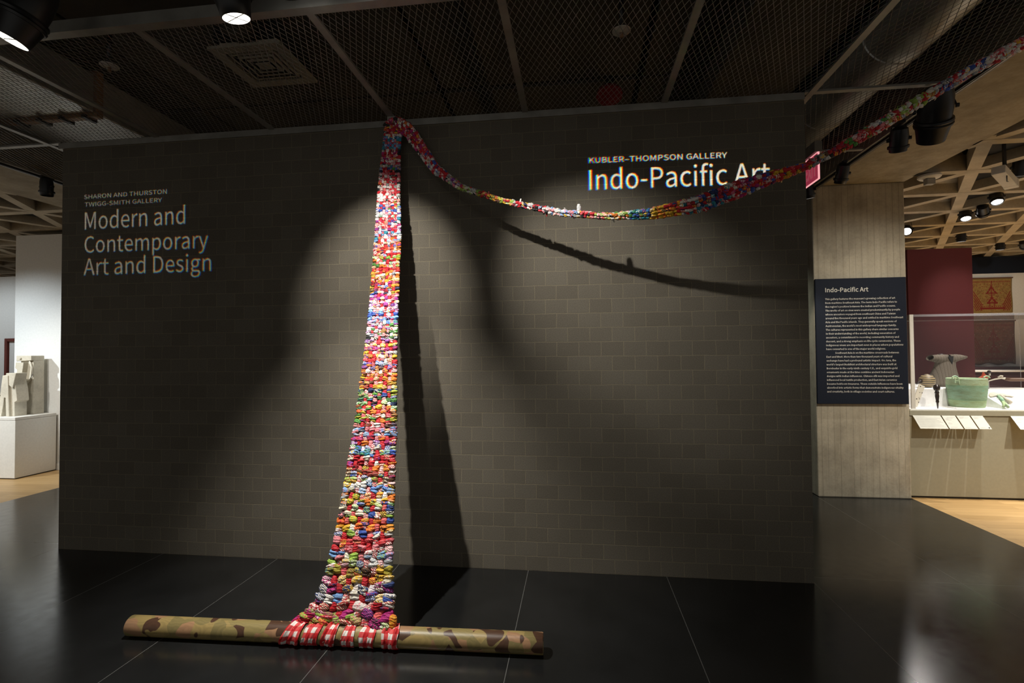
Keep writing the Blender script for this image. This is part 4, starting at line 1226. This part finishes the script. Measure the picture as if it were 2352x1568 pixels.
gingham_loop(3.066, 0.080, 0.018, 0.002, seed=5)
gingham_loop(3.186, 0.086, 0.006, 0.006, seed=6)
random.seed(21)
tl = MB()
blob(tl, np.array([3.188, -1.022, 0.135]), unit(np.array([.15, .25, 1.])), np.array([1., 0, -.15]), np.array([0, -1., .25]), .036, .020, .014, ORA, YEL, 1.1)
tl.build('orange_knot', MT['cloth'], TEXT, True)
tl = MB()
for xx, c1, c2 in ((2.655, MAG, RED), (2.70, MAG, BLK)):
    blob(tl, np.array([xx, -1.006, 0.118]), unit(np.array([.7, .35, .5])), unit(np.array([.5, -.1, -.7])), unit(np.array([0, -.8, .6])), .055, .017, .012, c1, c2, 2.2)
tl.build('magenta_tie', MT['cloth'], TEXT, True)

# ------------------------------------------------------------------ plinth with two limestone sculptures
t = thing('display_plinth', 'white box plinth with a thick lid carrying two limestone sculptures', 'plinth', (-3.4, 2.2, 0))
MB().box(-4.2, -2.90, 1.965, 2.475, 0.012, 0.742).build('plinth_box', MT['plinth'], t, bevel=0.003)
MB().box(-4.2, -2.90, 1.962, 2.477, 0.745, 0.780).build('plinth_lid', MT['plinth'], t, bevel=0.003)
MB().box(-4.18, -2.92, 1.985, 2.46, 0.0, 0.012).build('shadow_gap', MT['black'], t)
ZP = 0.780
def cubist_front():
    t = thing('stone_sculpture', 'pale limestone cubist figure with a split leg, in front of the taller block', 'sculpture', (-3.22, 2.18, ZP), 'limestone sculptures')
    def fr(u, v, d): return (-3.045 + (u + 3.045)*.84, d, v)
    # broad angular body seen from the front
    MB().prism([(-3.33, ZP), (-3.27, ZP), (-3.235, .93), (-3.225, 1.02), (-3.20, 1.02), (-3.185, ZP), (-3.13, ZP), (-3.16, 1.31), (-3.255, 1.31), (-3.275, 1.20), (-3.30, 1.02)][::-1], 2.06, 2.20, fr).build('body_slab', MT['stone'], t, bevel=0.006)
    MB().prism([(-3.19, ZP), (-3.075, ZP), (-3.08, .96), (-3.035, .98), (-3.06, 1.14), (-3.095, 1.25), (-3.18, 1.25)][::-1], 2.09, 2.24, fr).build('side_slab', MT['stone'], t, bevel=0.006)
    MB().prism([(-3.21, 1.22), (-3.09, 1.14), (-3.03, 1.34), (-3.21, 1.34)][::-1], 2.07, 2.21, fr).build('head_block', MT['stone'], t, bevel=0.006)
    MB().prism([(-3.32, 1.02), (-3.28, .98), (-3.28, 1.22), (-3.31, 1.30), (-3.25, 1.31), (-3.36, 1.06), (-3.375, 1.00)][::-1], 2.10, 2.18, fr).build('arm_slab', MT['stone'], t, bevel=0.005)
    MB().lathe([(0, .05), (.03, .058), (.05, .04)], (-3.29, 2.11, 1.02), (0, 1, 0), 20).build('arm_disc', MT['stone'], t, True, angle=40)
    MB().lathe([(0, .014), (.004, .014)], (-3.262, 2.058, 1.055), (0, -1, 0), 12).build('eye_shade_disc', MT['black'], t)  # flat black disc painting the shade of a drilled eye
cubist_front()
def cubist_back():
    t = thing('stone_sculpture', 'taller pale limestone block figure with a carved head against the white partition', 'sculpture', (-3.2, 2.36, ZP), 'limestone sculptures')
    def fr(u, v, d): return (u, d, v)
    bb = MB().prism([(-3.25, ZP), (-3.05, ZP), (-3.055, 1.50), (-3.25, 1.50)][::-1], 2.30, 2.44, fr).build('block_body', MT['stone'], t, bevel=0.006)
    MB().prism([(-3.285, 1.49), (-3.055, 1.50), (-3.055, 1.565), (-3.285, 1.565)][::-1], 2.27, 2.44, fr).build('top_slab', MT['stone'], t, bevel=0.005)
    MB().prism([(-3.245, 1.24), (-3.17, 1.24), (-3.135, 1.475), (-3.255, 1.475), (-3.265, 1.40), (-3.235, 1.38)][::-1], 2.24, 2.32, fr).build('face_wedge', MT['stone'], t, bevel=0.005)
    MB().lathe([(0, .016), (.012, .010)], (-3.215, 2.268, 1.525), (0, -1, 0), 14).build('eye_boss', MT['stone'], bb, True)
    MB().tube([(-3.10, 2.29, 1.49), (-3.06, 2.285, 1.40), (-3.055, 2.285, 1.32), (-3.09, 2.29, 1.24), (-3.15, 2.29, 1.19)], .012).build('carved_curl', MT['stone'], bb, True)
cubist_back()
t = thing('framed_picture', 'carved dark red frame on the white wall beside the partition edge', 'picture', (-5.3, 4.04, 1.2))
MB().box(-5.655, -5.60, 3.95, 4.05, 1.20, 1.87).build('frame_side', MT['frame'], t, bevel=0.008)
MB().box(-5.60, -4.90, 3.95, 4.05, 1.815, 1.87).build('frame_top', MT['frame'], t, bevel=0.008)
MB().box(-5.60, -4.90, 3.95, 4.05, 1.20, 1.255).build('frame_bottom', MT['frame'], t, bevel=0.008)
MB().box(-4.955, -4.90, 3.95, 4.05, 1.255, 1.815).build('frame_side', MT['frame'], t, bevel=0.008)
MB().box(-5.60, -4.955, 3.99, 4.04, 1.255, 1.815).build('mat_board', MT['white'], t)

# ------------------------------------------------------------------ glass display case
CX0, CX1, CY0, CY1, DZ = 7.625, 9.70, 2.17, 3.46, 0.925
t = thing('display_case', 'long taupe display case with a clear acrylic cover beside the concrete column', 'display case', (8.66, 2.8, 0))
MB().box(CX0, CX1, CY0 + 0.012, CY1, 0.02, 0.853).build('case_base', MT['taupe'], t, bevel=0.003)
MB().box(CX0, CX1, CY0, CY1, 0.857, 0.912).build('top_band', MT['taupe'], t, bevel=0.003)
MB().box(CX0 + 0.02, CX1 - 0.02, CY0 + 0.03, CY1 - 0.02, 0, 0.02).build('shadow_gap', MT['black'], t)
MB().box(CX0 + 0.015, CX1 - 0.015, CY0 + 0.012, CY1 - 0.012, 0.912, DZ).build('deck', MT['deck'], t, bevel=0.002)
MB().box(CX0 + 0.05, 8.545, 2.47, CY1 - 0.04, DZ, 1.115).build('riser', MT['deck'], t, bevel=0.003)
MB().box(8.55, CX1 - 0.05, 2.60, CY1 - 0.04, DZ, 1.065).build('riser', MT['deck'], t, bevel=0.003)
def fr(u, v, d): return (d, u, v)
MB().prism([(2.19, DZ), (2.595, DZ), (2.595, 1.083)], 8.57, 9.40, fr).build('sloped_mount', MT['deck'], t, bevel=0.002)
g = MB(); gx0, gx1, gy0, gy1, gz = CX0 + 0.04, CX1 - 0.04, CY0 + 0.03, CY1 - 0.03, 1.915
for q in ([(gx0,gy0,DZ),(gx1,gy0,DZ),(gx1,gy0,gz),(gx0,gy0,gz)], [(gx0,gy1,DZ),(gx1,gy1,DZ),(gx1,gy1,gz),(gx0,gy1,gz)],
          [(gx0,gy0,DZ),(gx0,gy1,DZ),(gx0,gy1,gz),(gx0,gy0,gz)], [(gx1,gy0,DZ),(gx1,gy1,DZ),(gx1,gy1,gz),(gx1,gy0,gz)],
          [(gx0,gy0,gz),(gx1,gy0,gz),(gx1,gy1,gz),(gx0,gy1,gz)]):
    g.add(q, [(0, 1, 2, 3)])
g = g.build('acrylic_cover', MT['glass'], t)
EDGE = mat('polished_acrylic_edge', (0.72, 0.72, 0.74), 0.15); 
def edge_mat():
    m = bpy.data.materials.new('acrylic_edge'); m.use_nodes = True
    nt = m.node_tree; b = nt.nodes['Principled BSDF']; o = nt.nodes['Material Output']
    b.inputs['Base Color'].default_value = (0.62, 0.62, 0.66, 1); b.inputs['Roughness'].default_value = 0.2
    tr = nt.nodes.new('ShaderNodeBsdfTransparent'); mx = nt.nodes.new('ShaderNodeMixShader'); mx.inputs[0].default_value = 0.16
    nt.links.new(tr.outputs[0], mx.inputs[1]); nt.links.new(b.outputs[0], mx.inputs[2]); nt.links.new(mx.outputs[0], o.inputs['Surface'])
    return m
EDGE = edge_mat()
MB().box(gx0 - 0.004, gx0 + 0.032, gy0 - 0.008, gy0 + 0.004, DZ, gz + 0.004).build('cover_edge', MT['offwhite'], g)
MB().box(gx0, gx1, gy0 - 0.006, gy0 + 0.004, gz - 0.020, gz + 0.004).build('cover_edge', EDGE, g)
MB().box(gx0, gx1, gy1 - 0.004, gy1 + 0.004, gz - 0.006, gz + 0.004).build('cover_edge', EDGE, g)
MB().box(gx1 - 0.004, gx1 + 0.002, gy1 - 0.004, gy1 + 0.002, DZ, gz).build('cover_edge', EDGE, g)

def bucket():
    t = thing('bronze_bucket', 'green patinated bronze bucket with small rim handles in the glass case', 'bucket', (8.35, 2.36, DZ))
    cx, cy = 8.335, 2.405; k = 0.970
    z = lambda h: DZ + 0.006 + h*k
    MB().box(cx - .22, cx + .18, cy - .17, cy + .09, DZ, DZ + 0.006).build('base_plate', MT['deck'], t)
    prof = [(0, .0), (0, .148), (.012, .153), (.10, .166), (.20, .176), (.27, .1785), (.30, .176), (.312, .178), (.316, .172), (.31, .167), (.28, .168), (.05, .150), (.02, .0)]
    m = MB(); m.lathe([(h*k, r*k) for h, r in prof], (cx, cy, DZ + 0.006), (0, 0, 1), 56, False, False)
    vb = m.build('vessel', MT['bronze'], t, True, angle=40)
    for s, x in ((-1, cx - .155*k), (1, cx + .16*k)):
        pts = [(x - .012 + .028*math.cos(a)*1.0, cy - .075, z(.318) + .022*math.sin(a)) for a in [PI*i/8 for i in range(9)]]
        MB().tube(pts, .0075).build('rim_handle', MT['bronze'], vb, True)
    x = cx - .165*k
    MB().bar((x - .018, cy - .10, z(.325)), (x - .020, cy - .10, z(.265)), .010, .010).build('handle_bar', MT['bronze'], vb, bevel=.002)
    MB().bar((x + .012, cy - .105, z(.325)), (x + .018, cy - .107, z(.255)), .010, .010).build('handle_bar', MT['bronze'], vb, bevel=.002)
    MB().bar((x - .020, cy - .10, z(.295)), (x + .015, cy - .105, z(.290)), .008, .008).build('handle_bar', MT['bronze'], vb, bevel=.002)
bucket()

def carved_figure():
    t = thing('carved_handle', 'small black carved wooden handle standing upright beside the bronze bucket', 'carving', (7.935, 2.244, DZ))
    x, y = 7.937, 2.244
    MB().lathe([(0, .004), (.01, .006), (.06, .010), (.07, .016), (.085, .013), (.13, .019), (.16, .017), (.165, .022), (.185, .015), (.19, .012)], (x + .006, y, DZ), (-.03, 0, 1), 16).build('shaft', MT['ebony'], t, True)
    h = MB(); h.lathe([(.185, .012), (.195, .024), (.215, .031), (.235, .030), (.25, .018), (.254, .004)], (x + .006, y, DZ), (-.03, 0, 1), 18)
    h.build('carved_head', MT['ebony'], t, True)
carved_figure()

def m_vest():
    m = mat('plaited_fibre', rough=0.9, spec=0.15); nt, n, l, b = nodes(m)
    oc = objcoord(nt)
    s = nt.nodes.new('ShaderNodeSeparateXYZ'); l.new(oc, s.inputs[0])
    zig = math_(nt, 'ABSOLUTE', math_(nt, 'SUBTRACT', math_(nt, 'FRACT', math_(nt, 'MULTIPLY', s.outputs[0], 34.0)), 0.5))
    v = math_(nt, 'FRACT', math_(nt, 'MULTIPLY_ADD', s.outputs[2], 95.0, math_(nt, 'MULTIPLY', zig, 2.2)))
    col = ramp(nt, v, [(0.2, (0.085, 0.072, 0.056)), (0.6, (0.17, 0.145, 0.115))])
    st = math_(nt, 'LESS_THAN', zig, 0.07)
    l.new(mixc(nt, math_(nt, 'MULTIPLY', st, 0.7), col, (0.07, 0.055, 0.042)), b.inputs['Base Color'])
    bump(nt, v, 0.4, 0.004, b)
    return m
MT['vest'] = m_vest()
def vest():
    zr = 1.115
    t = thing('fibre_vest', 'brown plaited fibre vest with stiff wide shoulders behind the bronze bucket', 'vest', (8.44, 2.9, zr))
    rings = [(zr, 8.430, .200, .115), (1.16, 8.432, .178, .110), (1.22, 8.437, .152, .102), (1.29, 8.445, .125, .092), (1.345, 8.452, .108, .082), (1.385, 8.458, .104, .074), (1.42, 8.462, .112, .066), (1.455, 8.464, .125, .058)]
    m = MB(); seg = 40
    vs = [(cx + a*math.cos(2*PI*k/seg), 2.9 + b*math.sin(2*PI*k/seg), z) for z, cx, a, b in rings for k in range(seg)]
    fs = [(i*seg + k, i*seg + (k+1) % seg, (i+1)*seg + (k+1) % seg, (i+1)*seg + k) for i in range(len(rings)-1) for k in range(seg)]
    m.add(vs, fs)
    o = m.build('vest_body', MT['vest'], t, True); mo = o.modifiers.new('solid', 'SOLIDIFY'); mo.thickness = .006
    def sleeve(sections):
        m = MB(); seg = 24; vs = []
        for x, z, hz, hy in sections:
            vs += [(x + 0.015*math.sin(2*PI*k/seg), 2.885 + hy*math.cos(2*PI*k/seg), z + hz*math.sin(2*PI*k/seg)) for k in range(seg)]
        n = len(sections)
        fs = [(i*seg + k, i*seg + (k+1) % seg, (i+1)*seg + (k+1) % seg, (i+1)*seg + k) for i in range(n-1) for k in range(seg)]
        m.add(vs, fs); o = m.build('shoulder', MT['vest'], t, True)
        mo = o.modifiers.new('solid', 'SOLIDIFY'); mo.thickness = .006
    sleeve([(8.455, 1.425, .062, .055), (8.40, 1.435, .055, .06), (8.34, 1.445, .042, .062), (8.285, 1.450, .032, .066)])
    sleeve([(8.475, 1.425, .062, .055), (8.54, 1.438, .052, .06), (8.595, 1.449, .036, .060), (8.645, 1.452, .020, .060)])
    MB().prism([(8.440, 1.468), (8.497, 1.470), (8.488, 1.400), (8.481, 1.376)], 2.8215, 2.826, lambda u, v, d: (u, d, v)).build('neck_shade', MT['void'], t)  # dark wedge on the front paints the shade inside the open neck
    MB().lathe([(0, .03), (.008, .034), (.014, .01)], (8.435, 2.93, 1.483), (0, 0, 1), 18).build('stand_cap', MT['black'], t, True)
vest()

def m_gourd():
    m = mat('striped_gourd', rough=0.5); nt, n, l, b = nodes(m)
    oc = objcoord(nt)
    w = nt.nodes.new('ShaderNodeTexWave'); w.bands_direction = 'Z'; w.inputs['Scale'].default_value = 14.0; w.inputs['Distortion'].default_value = 1.6; l.new(oc, w.inputs['Vector'])
    l.new(ramp(nt, w.outputs['Fac'], [(0.35, (0.05, 0.042, 0.032)), (0.6, (0.34, 0.25, 0.12))]), b.inputs['Base Color'])
    return m
MT['gourd'] = m_gourd()
t = thing('gourd_vessel', 'round striped gourd vessel with dark stem on the case riser', 'gourd', (8.17, 2.72, 1.115))
MB().lathe([(0, .0), (0, .03), (.015, .055), (.045, .075), (.075, .079), (.105, .074), (.135, .05), (.15, .015), (.152, 0)], (8.145, 2.72, 1.115), (0, 0, 1), 30, False, False).build('gourd_body', MT['gourd'], t, True)
MB().tube([(8.075, 2.70, 1.19), (8.055, 2.69, 1.185), (8.03, 2.68, 1.175), (8.00, 2.67, 1.16)], [.020, .014, .016, .008]).build('gourd_stem', MT['ebony'], t, True)

def m_bone():
    m = mat('inlaid_bone', rough=0.6); nt, n, l, b = nodes(m)
    vo = nt.nodes.new('ShaderNodeTexVoronoi'); vo.inputs['Scale'].default_value = 34.0; l.new(objcoord(nt), vo.inputs['Vector'])
    l.new(ramp(nt, vo.outputs['Distance'], [(0.20, (0.06, 0.05, 0.04)), (0.26, (0.70, 0.66, 0.54))]), b.inputs['Base Color'])
    return m
MT['bonei'] = m_bone()
t = thing('bone_strip', 'pale bone strip with dark inlaid dots leaning at the glass case corner', 'carving', (7.80, 2.32, DZ))
MB().bar((7.755, 2.31, .945), (7.855, 2.34, 1.165), .062, .012, up=(0, -1, 0)).build('bone_blade', MT['bonei'], t, bevel=.004)
MB().bar((7.77, 2.34, DZ), (7.80, 2.335, 1.03), .006, .006).build('stand_wire', MT['steelrod'], t)

def axe():
    t = thing('ceremonial_axe', 'pale crescent blade with socket lying on the white sloped mount', 'axe', (8.7, 2.44, 1.03))
    nrm = Vector((0, -0.357, 0.934)); yd = Vector((0, 0.934, 0.357))
    o = Vector((8.70, 2.44, 1.0225)) + nrm*.004
    def f(u, v, d): return tuple(o + Vector((u, 0, 0)) + yd*v + nrm*d)
    top = [(-.115 + .23*i/14, .115*math.sin(PI*i/14)**.7 + .005) for i in range(15)]
    bot = [(.115 - .23*i/14, .035*math.sin(PI*i/14) - .004) for i in range(1, 14)]
    MB().prism((top + bot)[::-1], 0, .012, f).build('blade', MT['stone'], t, bevel=.003)
    MB().tube([f(.0, .03, .014), f(-.012, -.05, .016), f(-.03, -.15, .018)], [.012, .013, .018]).build('socket', MT['stone'], t, True)
    t = thing('bronze_dagger_hilt', 'green bronze figure hilt lying on the sloped mount beside the axe', 'hilt', (8.62, 2.35, 0.99))
    MB().tube([f(-.02, .03, .012), f(-.05, -.06, .014), f(-.085, -.14, .014)], [.010, .016, .013]).build('hilt_body', MT['bronze'], t, True)
    MB().tube([f(-.085, -.13, .014), f(-.12, -.19, .012), f(-.165, -.245, .010)], [.012, .012, .009]).build('hilt_leg', MT['bronze'], t, True)
    MB().tube([f(-.085, -.13, .014), f(-.10, -.20, .012), f(-.115, -.245, .010)], [.012, .011, .009]).build('hilt_leg', MT['bronze'], t, True)
    MB().bar(f(-.075, -.03, .012), f(-.02, -.055, .012), .012, .01).build('hilt_guard', MT['bronze'], t)
axe()
t = thing('red_prow', 'red lacquered prow carving with black and white knob behind the bucket', 'carving', (9.02, 3.1, 1.065))
MB().prism([(8.95, 1.13), (9.00, 1.15), (9.055, 1.215), (9.02, 1.245), (9.005, 1.275), (8.985, 1.225), (8.945, 1.20)], 3.09, 3.115, lambda u, v, d: (u, d, v)).build('prow_leaf', MT['redlac'], t, bevel=.004)
MB().tube([(9.045, 3.1, 1.205), (9.07, 3.1, 1.235), (9.068, 3.1, 1.262)], .010).build('prow_neck', MT['bone'], t, True)
MB().lathe([(0, .004), (.006, .017), (.022, .020), (.036, .012), (.04, 0)], (9.065, 3.1, 1.255), (0, 0, 1), 16).build('prow_knob', MT['ebony'], t, True)
MB().bar((8.99, 3.1, 1.065), (8.99, 3.1, 1.15), .008, .008).build('stand', MT['steelrod'], t)
t = thing('spear_shaft', 'thin curved shaft with brown wooden grip held on a steel post in the glass case', 'spear', (9.25, 3.2, 1.065))
MB().tube([(8.96, 3.2, 1.118), (9.12, 3.2, 1.157), (9.20, 3.2, 1.182), (9.27, 3.2, 1.195), (9.31, 3.2, 1.19)], [.007, .007, .008, .009, .014]).build('shaft', MT['bone'], t, True)
MB().tube([(8.96, 3.2, 1.105), (9.10, 3.2, 1.143)], .006).build('second_rod', MT['steelrod'], t, True)
MB().tube([(9.305, 3.2, 1.185), (9.36, 3.2, 1.178), (9.48, 3.2, 1.178), (9.62, 3.2, 1.172)], [.016, .022, .022, .014]).build('grip', MT['brownwood'], t, True)
MB().tube([(9.235, 3.2, 1.205), (9.26, 3.2, 1.222), (9.285, 3.2, 1.218)], .009).build('spur', MT['bone'], t, True)
MB().bar((9.128, 3.2, 1.065), (9.128, 3.2, 1.155), .010, .010).build('steel_post', MT['steelrod'], t)

def label_card(x0, x1, lines, label, mark=False):
    t = thing('caption_card', label, 'label', ((x0+x1)/2, 2.12, .80), 'caption cards on the display case')
    A = Vector((0, 2.171, .858)); B = Vector((0, 2.055, .738)); d = (B - A).normalized(); n = Vector((0, -d.z, d.y)) if True else None
    n = Vector((0, d.z, -d.y)); n = n if n.y < 0 else -n
    L = (B - A).length
    def f(u, v, w): return (u, A.y + d.y*v + n.y*w, A.z + d.z*v + n.z*w)
    cd = MB().prism([(x0, 0), (x1, 0), (x1, L), (x0, L)], 0, .004, f).build('card', MT['paper'], t)
    m = MB()
    for (v, a, b) in lines:
        m.add([f(x0 + (x1-x0)*a, v*L, .0046), f(x0 + (x1-x0)*b, v*L, .0046), f(x0 + (x1-x0)*b, v*L + .0028, .0046), f(x0 + (x1-x0)*a, v*L + .0028, .0046)], [(0, 1, 2, 3)])
    m.build('print', MT['greyink'], cd)
    if mark:
        MB().lathe([(0, .0075), (.0006, .0075)], f(x1 - .016, L*.90, .0042), n, 16).build('round_mark', MT['black'], cd)
long_ = [(.10, .06, .40)] + [(.20 + .082*i, .06, .95 - .05*((i*3) % 4)) for i in range(9)]
label_card(7.652, 7.915, long_, 'widest caption card on the display case rail, nearest the concrete column')
label_card(7.927, 8.053, [(.14, .3, .9), (.20, .2, .7), (.26, .12, .35), (.33, .12, .55), (.55, .12, .3), (.62, .12, .42), (.88, .12, .62)], 'narrow caption card right next to the widest caption card')
label_card(8.066, 8.188, [(.10, .12, .5), (.16, .12, .8), (.22, .12, .35), (.88, .12, .5)], 'narrow caption card in the middle of the case rail group')
label_card(8.201, 8.312, [(.10, .12, .9), (.16, .12, .45), (.22, .12, .5), (.88, .12, .6)], 'narrow caption card with a round mark in its corner', True)
label_card(8.569, 8.76, [(.14, .12, .9), (.22, .2, .95), (.30, .12, .4), (.45, .12, .3), (.88, .12, .7)], 'caption card standing apart from the group, far along the case rail')

# far textiles
def hung_cloth(name, label, x0, x1, z0, z1, mt, wavy):
    m = MB(); NX, NZ = 26, 24
    for j in range(NZ + 1):
        for i in range(NX + 1):
            u, v = i/NX, j/NZ
            x = x0 + (x1-x0)*u; z = z0 + (z1-z0)*v
            y = 7.02 - .008*math.sin(u*9 + 1) - .006*math.sin(v*7)
            if wavy and v < .1: z -= .018*(1 - v*10)*math.sin(u*13)
            m.v.append((x, y, z))
    for j in range(NZ):
        for i in range(NX):
            a = j*(NX+1) + i
            m.f.append((a, a+1, a+NX+2, a+NX+1))
    t = thing(name, label, 'textile', ((x0+x1)/2, 7.02, z0), 'old ship cloths on the far wall')
    o = m.build('cloth', mt, t, True)
    mo = o.modifiers.new('solid', 'SOLIDIFY'); mo.thickness = .006
    MB().bar((x0 - .012, 7.012, z1 + .008), (x1 + .012, 7.012, z1 + .008), .022, .022).build('hanging_rod', MT['brownwood'], t)
hung_cloth('ship_cloth', 'gold old cloth with red ship and house figures, upper one on the far wall', 11.66, 12.356, 2.235, 2.886, m_textile('gold_ship_cloth', (0.32, 0.21, 0.075), (0.22, 0.035, 0.030), (0.60, 0.50, 0.32), 11.66, 12.356, 2.235, 2.886), False)
hung_cloth('ship_cloth', 'dark brown-red old cloth with scalloped hem, lower one on the far wall', 11.66, 12.381, 1.262, 2.073, m_textile('brown_ship_cloth', (0.17, 0.085, 0.055), (0.16, 0.028, 0.024), (0.55, 0.46, 0.36), 11.66, 12.381, 1.262, 2.073, .75), True)
t = thing('low_case', 'low dark maroon case with pale rail under the far wall textiles', 'display case', (12.8, 6.7, 0))
MB().box(10.6, 15.5, 6.35, 7.03, 0, 1.14).build('case_body', MT['darkcase'], t)
MB().box(10.6, 15.5, 6.33, 7.03, 1.14, 1.165).build('case_rail', MT['plinth'], t)
MB().box(10.6, 15.5, 6.75, 7.03, 1.165, 1.215).build('back_ledge', MT['darkcase'], t)
